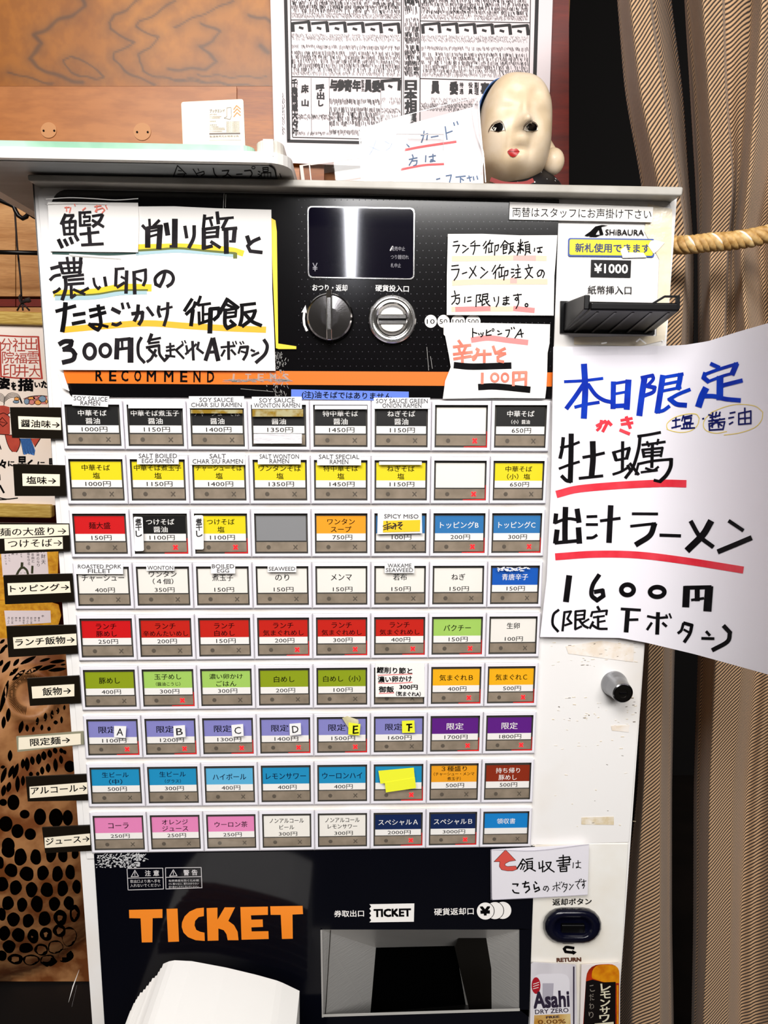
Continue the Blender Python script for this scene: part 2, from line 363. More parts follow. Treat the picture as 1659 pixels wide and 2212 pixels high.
# sides, back and lower body down to the floor
a = P(xl(400), 394, CY); b = P(xrr(430), 424, CY); c = P(xrr(2600), 2600, CY); d = P(xl(2600), 2600, CY)
e = Vector((0, 0.25, 0))
c0 = Vector((c.x, c.y, 0)); d0 = Vector((d.x, d.y, 0))
mb.geo([a, d, d + e, a + e], [[0, 1, 2, 3]], WHITE); mb.geo([b, b + e, c + e, c], [[0, 1, 2, 3]], WHITE)
mb.geo([d, c, c0, d0, d + e, c + e, c0 + e, d0 + e], [[0, 3, 2, 1], [0, 4, 7, 3], [1, 2, 6, 5], [3, 7, 6, 2]], WHITE)
mb.geo([a + e, b + e, c0 + e, d0 + e], [[0, 1, 2, 3]], WHITE); mb.geo([a, b, b + e, a + e], [[0, 1, 2, 3]], WHITE)
mb.build('cabinet', mach)
# raised white door with rounded edge
mb = MB(); mb.poly(rpoly([(80, 404), (1452, 430), (1400, 1150), (1392, 1395), (1359, 1820), (1160, 1826), (186, 1856), (122, 1000)], [22, 26, 4, 4, 4, 2, 2, 4]), flat(0.006), WHITE, t=0.003)
mb.build('door_panel', mach, bevel=0.0012)
mb = MB(); mb.poly(rpoly([(1150, 1822), (1358, 1822), (1336, 2212), (1330, 2400), (1142, 2400)], 3), flat(0.006), M('yellowed_plastic', '#f1eee8', 0.35, noise=(12, 0.35, 0.6), col2='#e9e1d3'), t=0.003); mb.build('lower_door_panel', mach, bevel=0.001)
# lid
zt = P(760, 389, -0.012).z
mb = MB(); L0 = [(58, 376), (1477, 403), (1474, 423), (60, 391)]; mb.poly(rpoly(L0, 6), flat(-0.012), RIM, t=0.275); mb.build('lid', mach, bevel=0.003)
# black upper panel
FP = flat(0.004)
mb = MB(); mb.poly(rpoly([(122, 409), (1208, 431), (1192, 862), (150, 858), (108, 446)], [26, 2, 2, 14, 10]), FP, PANEL, t=0.0025)
DOTS = M('panel_dots', '#343138', 0.3)
for i in range(60):
    for j in range(24):
        x = 606 + i * 13.1 + (j % 2) * 6.5; y = 432 + j * 15.6
        if 640 < x < 1190 and y < 796: mb.disc(x, y, 1.1, 1.1, FP, DOTS, 0.00005, n=6)
up = mb.build('upper_panel', mach)
mb = MB(); mb.poly([(137, 799), (1194, 804.5), (1192, 835), (141, 828)], FP, ORANGE, 0.0002)
for ch, x in zip('RECOMMEND', (214, 243.5, 269.5, 297.5, 327, 364.5, 397, 425.5, 455)): wl = 9.5 if ch == 'M' else 7.2; mb.line(ch, x - wl, 811 + (x - 206) * .012, x + wl, 811.2 + (x - 206) * .012, 23, FP, INKP, 0.0004, 0.02)
SCRATCH = M('silver_scratch', '#d9d6d2', 0.2, 0.6)
for i, ch in enumerate('ITEMS'): mb.line(ch, 503 + i * 27, 815, (506 if ch == 'I' else 515 + i * 27), 815.3, 15, FP, M('worn_print', '#b8998a', 0.4), 0.0004, 0.02)
for k in range(150):
    x = random.gauss(600, 12); y = random.uniform(760, 860); dx = random.uniform(-3, 3)
    mb.strip([Vector((x, y)), Vector((x + dx, y + random.uniform(2, 6)))], random.uniform(0.5, 1.6), FP, SCRATCH, 0.00045)
for k in range(60):
    x = random.uniform(480, 610); y = 822 + random.uniform(-3, 3); mb.strip([Vector((x, y)), Vector((x + random.uniform(6, 26), y + random.uniform(-1, 1)))], random.uniform(0.4, 1.4), FP, SCRATCH, 0.00047)
for (a1, b1, c1, d1) in ((484, 418, 482, 452), (488, 420, 487, 448), (922, 750, 926, 800), (930, 770, 934, 796), (520, 840, 590, 846)): mb.strip([Vector((a1, b1)), Vector((c1, d1))], 0.9, FP, SCRATCH, 0.0004)
mb.build('orange_stripe', mach)
mb = MB(); mb.poly([(629, 841), (883, 846), (883, 866), (629, 862)], FP, M('blue_sticker', '#5a7ad6', 0.5), 0.0005, 0.0004); mb.line('(注)油そばではありません', 652, 853, 846, 857, 17, FP, INKP, 0.0007, 0.01); mb.build('sticker', mach, label='blue printed strip sticker above the top button row')
# display
mb = MB(); oq = rpoly([(664, 445), (896, 449), (895, 604), (665, 600)], 11); iq = rpoly([(666.5, 447.5), (893.5, 451.5), (892.5, 601.5), (667.5, 597.5)], 10)
mb.poly(iq, FP, M('display_glass', '#070514', 0.05, spec=0.9, coat=0.6), 0.0012, 0.001)
for st, x0, x1, y in (('発売中止', 844, 875, 537), ('つり銭切れ', 844, 883, 555), ('札中止', 844, 866, 573)): mb.line(st, x0, y, x1, y + 0.4, 9.5, FP, M('dim_display_print', '#8b8890', 0.5), 0.0014)
mb.line('¥', 675, 577, 686, 577, 18, FP, M('dim_display_print'), 0.0014); mb.strokes('843,541 846,535;848,533 848,532', (0, 0), 1, 2, FP, GREYP, 0.0015)
dsp = mb.build('display', mach); mb = MB(); frame(mb, oq, iq, FP, CHROME, 0.0013); mb.build('bezel', dsp)
# printed captions on the black panel
mb = MB(); mb.line('おつり・返却', 675, 621, 750, 622, 14, FP, PAPER, 0.0003, 0.012); mb.build('caption', mach); mb = MB(); mb.line('硬貨投入口', 811, 622, 883, 624, 14, FP, PAPER, 0.0003, 0.012); mb.build('caption', mach); mb = MB()
for x, r, st in ((930.5, 13.2, '10'), (958, 13.2, '50'), (989.5, 15, '100'), (1022, 16, '500')):
    mb.disc(x, 694, r, 14, FP, PAPER, 0.0003); mb.line(st, x - (8.5 if len(st) == 2 else 12), 694.5, x + (8.5 if len(st) == 2 else 12), 694.5, 10, FP, INKP, 0.0005)
mb.build('coin_symbols', mach); mb = MB(); mb.poly([(661, 716), (655, 702), (653.5, 688), (655, 674), (651, 675), (660, 659), (663, 676), (659.5, 675), (658.5, 688), (660, 702), (666, 714)], FP, PAPER, 0.0003)
mb.build('arrow_print', mach)
# return knob
kc = P(712.5, 687, 0.003); kr = 0.0198; KCH = M('knob_chrome', '#8f8c8b', 0.13, 1.0)
kb = thing('return_knob', None, None, kc); kb.parent = mach; kb.location = kc - mach.location
mb = MB(); lathe(mb, kc, [(kr * 1.08, 0.003), (kr * 1.06, -0.001), (kr, -0.004), (kr * 0.93, -0.0055), (kr * 0.4, -0.006), (0.0001, -0.006)], KCH); mb.build('dial', kb)
mb = MB(); fw = 0.0030
prof = [(-kr * 1.12, 0.0), (-kr * 1.02, -0.012), (-kr * 0.6, -0.017), (kr * 0.75, -0.017), (kr * 1.12, -0.012), (kr * 1.2, 0.0)]
vs = [Vector((kc.x + sx * fw * (0.75 if y < -0.01 else 1.0) , y, kc.z + z)) for sx in (-1, 1) for z, y in prof]; n = len(prof)
mb.geo(vs, [list(range(n)), list(range(n, 2 * n))] + [[i, (i + 1) % n, (i + 1) % n + n, i + n] for i in range(n)], CHROME); mb.build('grip', kb, bevel=0.0008)
# coin slot
sc_ = P(847, 690, 0.003); R = 0.0212
cs = thing('coin_slot', None, None, sc_); cs.parent = mach; cs.location = sc_ - mach.location
mb = MB(); lathe(mb, sc_, [(R, 0.003), (R, -0.001), (R * 0.95, -0.0022), (R * 0.88, -0.0022), (R * 0.84, -0.0008), (R * 0.78, -0.0005), (R * 0.72, -0.0024), (R * 0.68, -0.0026), (R * 0.6, -0.001), (R * 0.56, 0.001), (0.0001, 0.001)], CHROME, 56); mb.build('slot_ring', cs)
mb = MB(); FS = flat(-0.0012)
for sg in (-1, 1):
    pts = [(847 - 24, 690 + sg * 11)]+[(847 + 24 * math.cos(math.pi * k / 16) * -1, 690 + sg * (11 + 15 * math.sin(math.pi * k / 16))) for k in range(1, 16)] + [(847 + 24, 690 + sg * 11)]
    mb.poly(pts, FS, M('white_insert', '#dedad6', 0.3), 0.0006, 0.003)
mb.rect(817, 681, 877, 699, FS, CHROME, 0.0004, 0.003); mb.build('slot_plate', cs)
mb = MB(); mb.rect(818, 687.5, 877, 692, FS, INKP, 0.0008); mb.build('slot_gap', cs)
# right column prints
FD = flat(0.0055)
mb = MB()
mb.poly([(1262, 509), (1275, 500), (1286, 489), (1300, 486), (1315, 487), (1302, 489), (1290, 495), (1283, 505), (1270, 510)], FD, INKP, 0.0004)
mb.poly([(1276, 507), (1288, 495), (1294, 489.5), (1296, 492), (1289, 503), (1287, 507), (1300, 507), (1288, 511.5), (1272, 511)], FD, INKP, 0.0005); mb.poly([(1293, 491), (1299, 490.5), (1304, 507), (1296, 507)], FD, INKP, 0.0005)
mb.line('SHiBAURA', 1308, 501.5, 1391, 502.5, 12.5, FD, M('dark_print', '#161214', 0.5, spec=0.1), 0.0004, 0.012)
mb.poly([(1277, 561), (1363.5, 562.5), (1362, 599.5), (1276, 598)], FD, M('dark_label', '#0b090b', 0.4, spec=0.2), 0.0004, 0.0003); mb.line('¥1000', 1284, 579.5, 1356, 580.5, 20, FD, PAPER, 0.0006, 0.02)
mb.line('紙幣挿入口', 1270, 626, 1364, 627, 18.5, FD, M('dark_print'), 0.0004, 0.008); mb.build('printed_markings', mach)
mb = MB(); mb.poly(rpoly([(1227.5, 514), (1414, 516), (1413, 556), (1227, 554)], 5), FD, M('blue_border', '#10409a', 0.4), 0.0004, 0.0003); mb.poly(rpoly([(1230.5, 517), (1411, 519), (1410, 552.5), (1230, 550.5)], 4), FD, M('yellow_sticker', '#f6e116', 0.45), 0.0006)
mb.line('新札使用できます', 1243, 535, 1404, 536.5, 19, FD, M('navy_print', '#0f2a66', 0.5), 0.0008, 0.02)
mb.poly([(1340, 540), (1352, 531), (1357, 545), (1390, 546), (1397, 556), (1345, 557)], FD, WHITE2, 0.001); mb.poly([(1405, 521), (1414, 518), (1436, 524), (1420, 542), (1412, 548), (1400, 531)], FD, WHITE2, 0.001); mb.build('sticker', mach, label='yellow torn sticker with blue border')
# aged tape, crumpled over the corner
mb = MB(); mb.poly([(1400, 440), (1452, 452), (1448, 620), (1436, 735), (1380, 748), (1240, 744), (1240, 728), (1418, 726), (1424, 560), (1392, 500)], FD, M('yellowed_tape', '#ecdcbc', 0.18, coat=0.5, noise=(35, 0.35, 0.6), col2='#f4e8d4', bump=(60, 0.8)), 0.0002); mb.build('yellowed_tape', mach)
# bill acceptor
ba = thing('bill_acceptor', None, None, P(1315, 690, 0.0)); ba.parent = mach; ba.location = P(1315, 690, 0.0) - mach.location
mb = MB(); mb.poly([(1211, 650), (1417, 654), (1414, 723), (1210, 719)], flat(0.004), BLACKP, t=0.003); mb.build('base_plate', ba)
YF = -0.055
zb = P(1360, 671, YF).z; ztp = P(1360, 653, YF).z; X0 = P(1276, 662, YF).x; X1 = P(1469, 664, YF).x; XB = P(1222, 700, 0.004).x; XB1 = P(1412, 700, .004).x
def wedge(mb, xa0, xa1, xb0, xb1, z0f, z1f, z0b, z1b, yf, yb, mat):
    return mb.geo([(xa0, yf, z0f), (xa1, yf, z0f), (xa1, yf, z1f), (xa0, yf, z1f), (xb0, yb, z0b), (xb1, yb, z0b), (xb1, yb, z1b), (xb0, yb, z1b)], [[0, 1, 2, 3], [4, 7, 6, 5], [0, 4, 5, 1], [3, 2, 6, 7], [0, 3, 7, 4], [1, 5, 6, 2]], mat)
zbk = P(1300, 716, 0.004).z; zbt = P(1300, 662, 0.004).z
mb = MB(); wedge(mb, X0, X1, XB, XB1, zb, ztp, zbk, zbt, YF, 0.004, BLACKP); mb.build('tray', ba, bevel=0.0015)
mb = MB()
for k in range(5):
    t = (k + 0.5) / 5; xa = X0 + (X1 - X0) * t; xb = XB + (XB1 - XB) * t
    wedge(mb, xa - .001, xa + .001, xb - .001, xb + .001, zb - 0.0012, zb, zbk - 0.0012, zbk, YF + 0.004, 0.003, M('black_rib', '#0a0a0e', 0.3))
mb.build('underside_ribs', ba)['kind'] = 'stuff'
zl = P(1250, 635, -0.035).z
mb = MB(); xw = P(1250, 640, -0.035).x; wedge(mb, xw, X0 + 0.0005, XB - 0.002, XB + 0.012, zb + .001, P(1262, 635, YF).z, zbk, P(1230, 652, 0).z, YF + .004, 0.004, M('black_guide', '#0d0c0e', 0.4, spec=0.3)); mb.build('tray_guide', ba, bevel=0.001)
mb = MB()
g = flat(YF); xs = [(1408, 655), (1436, 638), (1469, 638), (1469, 667), (1462, 667), (1462, 642), (1438, 642), (1413, 657)]
mb.poly(xs, g, BLACKP, 0, 0.003); mb.build('tray_guide', ba)
# lock
lc = P(1326, 1476, 0.006); lk = thing('door_lock', None, None, lc); lk.parent = mach; lk.location = lc - mach.location
mb = MB(); lathe(mb, lc, [(0.0128, 0.006), (0.0128, 0.003), (0.0112, -0.004), (0.0098, -0.0175), (0.0088, -0.0185), (0.0085, -0.0165), (0.0001, -0.0165)], M('lock_steel', '#8e8f92', 0.22, 1.0), 48); mb.build('collar', lk)
mb = MB(); lathe(mb, lc, [(0.0084, -0.0166), (0.0080, -0.0182), (0.0045, -0.0182), (0.0043, -0.0176), (0.0001, -0.0176)], DKCHROME, 40); box(mb, (lc.x - .0032, -0.0186, lc.z - .0008), (lc.x + .0032, -0.0176, lc.z + .0008), INKP); mb.build('key_face', lk)
# lower black panel with the mouth left open
FL = flat(0.004)
mb = MB()
x_l = lambda y: 203 + (y - 1848) * 0.0625
x_r = lambda y: 1155 - (y - 1832) * 0.034
mb.poly([(x_l(1846), 1846), (1156, 1830), (x_r(HY0), HY0), (x_l(HY0), HY0)], FL, PANEL2, t=0.002)
mb.poly([(x_l(HY0), HY0), (HX0, HY0), (HX0 + 4, HY1), (x_l(HY1), HY1)], FL, PANEL2, t=0.002); mb.poly([(HX1, HY0 - 2), (x_r(HY0), HY0), (x_r(HY1), HY1), (HX1, HY1 - 16)], FL, PANEL2, t=0.002)
mb.poly([(x_l(HY1), HY1), (HX0 + 4, HY1), (HX1, HY1 - 16), (x_r(HY1), HY1 - 16), (x_r(2500), 2500), (x_l(2500), 2500)], FL, PANEL2, t=0.002)
lp = mb.build('lower_panel', mach)
mb = MB(); OR = (180, 1820); S3 = 3.072
def zp(pts): return [(OR[0] + x / S3, OR[1] + y / S3) for x, y in pts]
TO = M('orange_letters', '#f58a24', 0.45)
for pts in ([(303,447),(525,442),(525,500),(460,502),(458,662),(388,663),(380,503),(305,502)], [(552,440),(625,438),(635,657),(563,660)],
    [(800,432),(752,437),(705,458),(672,490),(655,530),(653,560),(665,598),(695,628),(745,648),(806,653),(804,598),(775,592),(750,580),(738,550),(742,520),(765,495),(800,488)],
    [(818,435),(890,432),(890,512),(938,430),(1007,430),(962,520),(1000,548),(1024,592),(1030,648),(958,648),(950,608),(932,582),(896,570),(897,650),(825,652)],
    [(1042,428),(1225,425),(1225,480),(1112,483),(1115,512),(1190,510),(1192,560),(1115,563),(1117,590),(1228,588),(1230,640),(1050,645)], [(1240,423),(1455,420),(1458,475),(1388,478),(1390,638),(1318,640),(1310,480),(1243,480)]):
    mb.poly(zp(pts), FL, TO, 0.0003)
mb.build('ticket_lettering', mach, label='large orange word TICKET')
mb = MB()
for q, hd, lines in (([(290,172),(527,170),(532,308),(297,315)], '注意', ['取出口より奥へ手を', '入れないでください']), ([(545,168),(782,165),(787,300),(548,308)], '警告', ['転倒事故を防ぐため傾', 'けに乗らない、寄りかからない', '揺り動かしたりしないでください'])):
    z = zp(q); n_ = 4
    for i in range(4): mb.strip([Vector(z[i]), Vector(z[(i + 1) % 4])], 1.5, FL, GREYP, 0.0003, 0.5)
    mid = [z[0][0] * 0.55 + z[3][0] * 0.45, z[0][1] * 0.55 + z[3][1] * 0.45, z[1][0] * 0.55 + z[2][0] * 0.45, z[1][1] * 0.55 + z[2][1] * 0.45]
    mb.strip([Vector(mid[:2]), Vector(mid[2:])], 1.4, FL, GREYP, 0.0003, 0)
    x0, y0 = z[0]; mb.strokes('0,0 8,-14;8,-14 16,-1;16,-1 0,0;8,-10 8,-3', (x0 + 9, y0 + 18), 1, 1.2, FL, GREYP, 0.0003)
    mb.line(hd[0], x0 + 39, y0 + 10.5, x0 + 51, y0 + 10.3, 12, FL, GREYP, 0.0003, 0.02); mb.line(hd[1], x0 + 57, y0 + 10.1, x0 + 69, y0 + 9.8, 12, FL, GREYP, 0.0003, 0.02)
    for i, s in enumerate(lines): h = 7 if len(lines) == 2 else 5; mb.line(s, x0 + 7, y0 + 28 + i * (9 if h == 7 else 6.8), x0 + 72, y0 + 27 + i * (9 if h == 7 else 6.8), h, FL, GREYP, 0.0003)
mb.build('warning_print', mach)
mb = MB()
mb.line('券取出口', 722, 1974, 786, 1973, 14, FL, PAPER, 0.0003, 0.012); mb.line('硬貨返却口', 938, 1970, 1023, 1968, 15, FL, PAPER, 0.0003, 0.012)
tk = [(797, 1953), (895, 1951.5), (894, 1991), (798, 1992.5)]; zz = []
for k in range(9): zz.append((798 + (4 if k % 2 else 0), 1992.5 - k * 4.9))
mb.poly([(895, 1951.5), (894, 1991)] + zz, FL, PAPER, 0.0003); mb.line('TICKET', 808, 1972.5, 887, 1971, 16, FL, INKP, 0.0005, 0.045)
for x, y in ((1086, 1966.5), (1069, 1967), (1048.5, 1968)):
    if x < 1080: mb.disc(x, y, 20, 19.5, FL, PANEL2, 0.00035 if x > 1060 else 0.00055)
    mb.disc(x, y, 18.5, 18.5, FL, PAPER, 0.0003 if x > 1080 else (0.00045 if x > 1060 else 0.0007))
mb.line('¥', 1038, 1968, 1058, 1967.5, 18, FL, INKP, 0.0009, 0.04); mb.build('outlet_print', mach)
mb = MB(); FT = M('torn_silver_tape', '#f0f0f2', 0.15, 0.4)
for k in range(420):
    u = random.random(); x = 206 + u * 108; y = 1847 + random.random() * 28 - u * 1.5
    if random.random() < 0.35 + 0.5 * u and not (u > 0.85 and y > 1860):
        a_ = random.uniform(-0.6, 1.2); L_ = random.uniform(2, 8); mb.strip([Vector((x, y)), Vector((x + L_ * math.cos(a_), y - L_ * math.sin(a_)))], random.uniform(1, 2.6), FL, FT, 0.0003 + k * 1e-6, 0)
mb.build('torn_tape', mach)['kind'] = 'stuff'
# dispenser mouth: folded steel walls round a dark pocket
YB = 0.055; dm = thing('dispenser_mouth', None, None, P(900, 2100, 0.02)); dm.parent = mach; dm.location = P(900, 2100, 0.02) - mach.location
f0 = lambda x, y: P(x, y, 0.005); f1 = lambda x, y: P(x, y, YB)
def quad(pts, mat, name): mb = MB(); mb.geo(pts, [[0, 1, 2, 3]], mat); return mb.build(name, dm)
q1, q2, q3, q4 = f0(HX0, HY0), f0(HX1, HY0), f0(HX1, HY1), f0(HX0, HY1)
p1, p2, p3, p4 = f1(812, 2047), f1(984, 2043), f1(1006, 2170), f1(800, 2190)
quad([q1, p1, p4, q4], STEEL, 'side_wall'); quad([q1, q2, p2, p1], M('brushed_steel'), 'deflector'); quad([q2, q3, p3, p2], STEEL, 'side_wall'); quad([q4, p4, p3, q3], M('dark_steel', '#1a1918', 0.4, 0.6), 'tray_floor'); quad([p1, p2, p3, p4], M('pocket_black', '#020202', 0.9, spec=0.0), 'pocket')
mb = MB(); mb.poly([f_ for f_ in [(1000, 2006), (1060, 2006), (1108, 2180), (1014, 2184), (982, 2046)]], flat(0.03), M('dark_flap', '#0c0906', 0.4, 0.3), 0, 0.002); mb.build('inner_flap', dm)
mb = MB(); mb.strokes('694,2010 697,2197', (0, 0), 1, 3, FL, STEEL, 0.0012); mb.strokes('697,2194 1121,2181', (0, 0), 1, 5, FL, M('bright_steel', '#cfccc6', 0.45, 0.3), 0.0012); mb.strip([Vector((714, 2010)), Vector((703, 2190))], 2, FL, DKCHROME, 0.0011); mb.build('steel_lip', dm)
# return lever in its dark pod
rc = P(1236, 1999.5, 0.006); rb = thing('return_button', None, None, rc); rb.parent = mach; rb.location = rc - mach.location
def stad(cx, cy, a_, b_, n=9):
    pts = []
    for k in range(n + 1): t = -math.pi / 2 + math.pi * k / n; pts.append((cx + a_ - b_ * 1.05 + b_ * 1.05 * math.cos(t), cy + b_ * math.sin(t)))
    for k in range(n + 1): t = math.pi / 2 + math.pi * k / n; pts.append((cx - a_ + b_ * 1.05 + b_ * 1.05 * math.cos(t), cy + b_ * math.sin(t)))
    return pts
mb = MB(); lev = [(63.5, 39.5, -0.0), (62, 38.3, 0.007), (57, 34, 0.0115), (48, 26, 0.013), (42, 22, 0.0125), (38, 18.5, 0.004)]; LV = []
for a_, b_, l in lev: LV.append([P(x + (l * 200), y + l * 260, 0.006 - l) for x, y in stad(1236, 1999, a_, b_)])
n = len(LV[0]); vs = [v for r_ in LV for v in r_]; fs = [[(i) * n + k, i * n + (k + 1) % n, (i + 1) * n + (k + 1) % n, (i + 1) * n + k] for i in range(len(LV) - 1) for k in range(n)] + [[(len(LV) - 1) * n + k for k in range(n)]]
mb.geo(vs, fs, NAVYP, True); mb.build('pod', rb)
mb = MB(); mb.rect(1214, 1999, 1264, 2016, flat(0.0), BLACKP, 0.002, 0.004); mb.build('lever', rb, bevel=0.001)
mb = MB(); mb.line('返却ボタン', 1194, 1949, 1278, 1947, 14, FD, INKP, 0.0003, 0.015)
mb.strokes('1239,2048 1224,2046 1219,2050 1222,2056 1240,2058', (0, 0), 1, 5, FD, INKP, 0.0003); mb.poly([(1236, 2052), (1246, 2057), (1238, 2063)], FD, INKP, 0.0004)
mb.line('RETURN', 1203, 2074, 1255, 2072.5, 8, FD, M('worn_brown_print', '#5a3220', 0.5), 0.0003, 0.05); mb.build('button_caption', mach)
# stains and scuffs left by old tape on the white door
ST = M('tape_residue', '#d8c6a4', 0.7, noise=(80, 0.4, 0.6), col2='#ece4d8'); DK = M('scuff', '#6f6152', 0.8)
mb = MB(); mb.poly([(1222, 1396), (1300, 1384), (1370, 1396), (1368, 1430), (1320, 1424), (1228, 1412)], FD, M('tape_residue_pale', '#e7d8c6', 0.7, noise=(60, 0.42, 0.6), col2='#f0e8e0'), 0.00005); mb.poly([(1256, 1766), (1326, 1764), (1326, 1782), (1256, 1781)], FD, ST, 0.00006); mb.poly([(1320, 1568), (1360, 1566), (1358, 1582), (1322, 1578)], FD, M('tape_residue_pale'), 0.00005)
for k in range(120):
    x = random.uniform(1190, 1375); y = random.choice((random.uniform(1385, 1440), random.uniform(1505, 1560), random.uniform(1560, 1800))); L_ = random.uniform(1, 7)
    mb.strip([Vector((x, y)), Vector((x + L_, y + random.uniform(-1, 1)))], random.uniform(0.5, 1.5), FD, ST if random.random() < 0.8 else DK, 0.00008)
for k in range(30): x = random.uniform(1050, 1120); mb.strip([Vector((x, random.uniform(414, 420))), Vector((x + random.uniform(2, 7), random.uniform(414, 420)))], 1.2, FD, DK, 0.0001)
mb.strokes('1305,424 1322,420 1340,424;1318,428 1330,425', (0, 0), 1, 3, FD, M('tape_residue'), 0.0001)
mb.build('scuff_marks', mach)['kind'] = 'stuff'

# ------------------------------------------------------------------ the 72 menu buttons
BL_ = [865, 971, 1089.6, 1204.7, 1316.7, 1428, 1535, 1639, 1743.8, 1843.5]
BR_ = [866, 976, 1088.6, 1202, 1312, 1419.5, 1525.6, 1628, 1733.8, 1829]
BXL = [134, 138, 146.6, 153, 162.6, 170, 176, 183, 190.4, 197.6]; BXR = [1187, 1185, 1180, 1174, 1169, 1164.5, 1159.5, 1155, 1151, 1146.5]
T1 = [138, 271, 406, 537, 670, 801.6, 931, 1059.5, 1185]; T4 = [162.6, 290.9, 419.2, 547.2, 674.9, 800.9, 926.2, 1051.2, 1169]; T9 = [197.6, 320.5, 441.2, 560.9, 680, 799.8, 919.2, 1035.2, 1146.5]
def colx(c, y):
    if y < 1316: t = (y - 973) / 343.0; return T1[c] + (T4[c] - T1[c]) * t
    t = (y - 1316) / 522.0; return T4[c] + (T9[c] - T4[c]) * t
def rowy(r, c): return BL_[r] + (BR_[r] - BL_[r]) * c / 8.0
def corner(r, c, dy=0): y = rowy(r, c) + dy; return (colx(c, y), y)
CC = {n: M('card_' + n, h, 0.45) for n, h in dict(black='#080607', yellow='#ecd812', red='#d10f14', brick='#c81e10', orange='#f2a21e', blue='#2c76b4', strong_blue='#0c58ba', green='#8fa016', pale_green='#a6cf62', lavender='#8987c8', purple='#5f1b84', cyan='#1c90c2', pale_cyan='#5cb2dc', pink='#e887bb', white='#f3eee6', gold='#f7b414', rust='#8c2a10', navy='#0c2454', bright_blue='#1282cc', grey='#8b8b8d').items()}
CARDW = M('card_price_white', '#f6f2ee', 0.5)
K, Y_, W_ = 'black', 'yellow', 'white'
ROWS = [
 [(K,'中華そば|醤油','1000円'),(K,'中華そば煮玉子|醤油','1150円'),(K,'チャーシューそば|醤油','1400円'),(K,'ワンタンそば|醤油','1350円'),(K,'特中華そば|醤油','1450円'),(K,'ねぎそば|醤油','1150円'),(W_,'','','x'),(K,'中華そば|（小）醤油','650円')],
 [(Y_,'中華そば|塩','1000円'),(Y_,'中華そば煮玉子|塩','1150円'),(Y_,'チャーシューそば|塩','1400円'),(Y_,'ワンタンそば|塩','1350円'),(Y_,'特中華そば|塩','1450円'),(Y_,'ねぎそば|塩','1150円'),(W_,'','','x'),(Y_,'中華そば|（小）塩','650円')],
 [('red','麺大盛','150円'),(K,'つけそば|醤油','1100円','x'),(Y_,'つけそば|塩','1100円','x'),('grey','',''),('orange','ワンタン|スープ','750円'),('blue','','100円'),('blue','トッピングB','200円','x'),('blue','トッピングC','300円','x')],
 [(W_,'チャーシュー','400円'),(W_,'ワンタン|（４個）','350円'),(W_,'煮玉子','150円'),(W_,'のり','150円'),(W_,'メンマ','150円'),(W_,'若布','150円'),(W_,'ねぎ','150円'),('strong_blue','青唐辛子','150円')],
 [('red','ランチ|豚めし','250円'),('brick','ランチ|辛めんたいめし','200円'),('brick','ランチ|白めし','150円'),('brick','ランチ|気まぐれめし','200円','x'),('brick','ランチ|気まぐれめし','300円','x'),('brick','ランチ|気まぐれめし','400円','x'),('pale_green','パクチー','150円','x'),(W_,'生卵','100円')],
 [('green','豚めし','400円'),('pale_green','玉子めし|（醤油こうじ）','300円','x'),('pale_green','濃い卵かけ|ごはん','300円'),('green','白めし','200円'),('green','白めし（小）','100円'),(W_,'',''),('gold','気まぐれＢ','400円','x'),('gold','気まぐれＣ','500円','x')],
 [('lavender','限定','1100円','x'),('lavender','限定','1200円','x'),('lavender','限定','1300円','x'),('lavender','限定','1400円','x'),('lavender','限定','1500円','x'),('lavender','限定','1600円'),('purple','限定','1700円','x'),('purple','限定','1800円','x')],
 [('cyan','生ビール|（中）','500円'),('cyan','生ビール|（グラス）','300円'),('pale_cyan','ハイボール','400円'),('cyan','レモンサワー','400円'),('cyan','ウーロンハイ','400円'),('cyan','','','x'),('orange','３種盛り|（チャーシュー・メンマ|煮玉子）','500円'),('rust','持ち帰り|豚めし','500円')],
 [('pink','コーラ','250円'),('pink','オレンジ|ジュース','250円'),('pink','ウーロン茶','250円'),(W_,'ノンアルコール|ビール','300円'),(W_,'ノンアルコール|レモンサワー','300円'),('navy','スペシャルＡ','2000円','x'),('navy','スペシャルＢ','3000円','x'),('bright_blue','領収書','')]]
WT = {K, 'strong_blue', 'blue', 'purple', 'rust', 'navy', 'bright_blue'}
DRED = M('dark_red_print', '#220304', 0.6, spec=0.08); DNAVY = M('dark_navy_print', '#0b1236', 0.6, spec=0.08)
HOUSE = M('button_housing', '#ece9f0', 0.35); WFRAME = M('window_frame', '#5d5955', 0.3, 0.3)
STK = {}
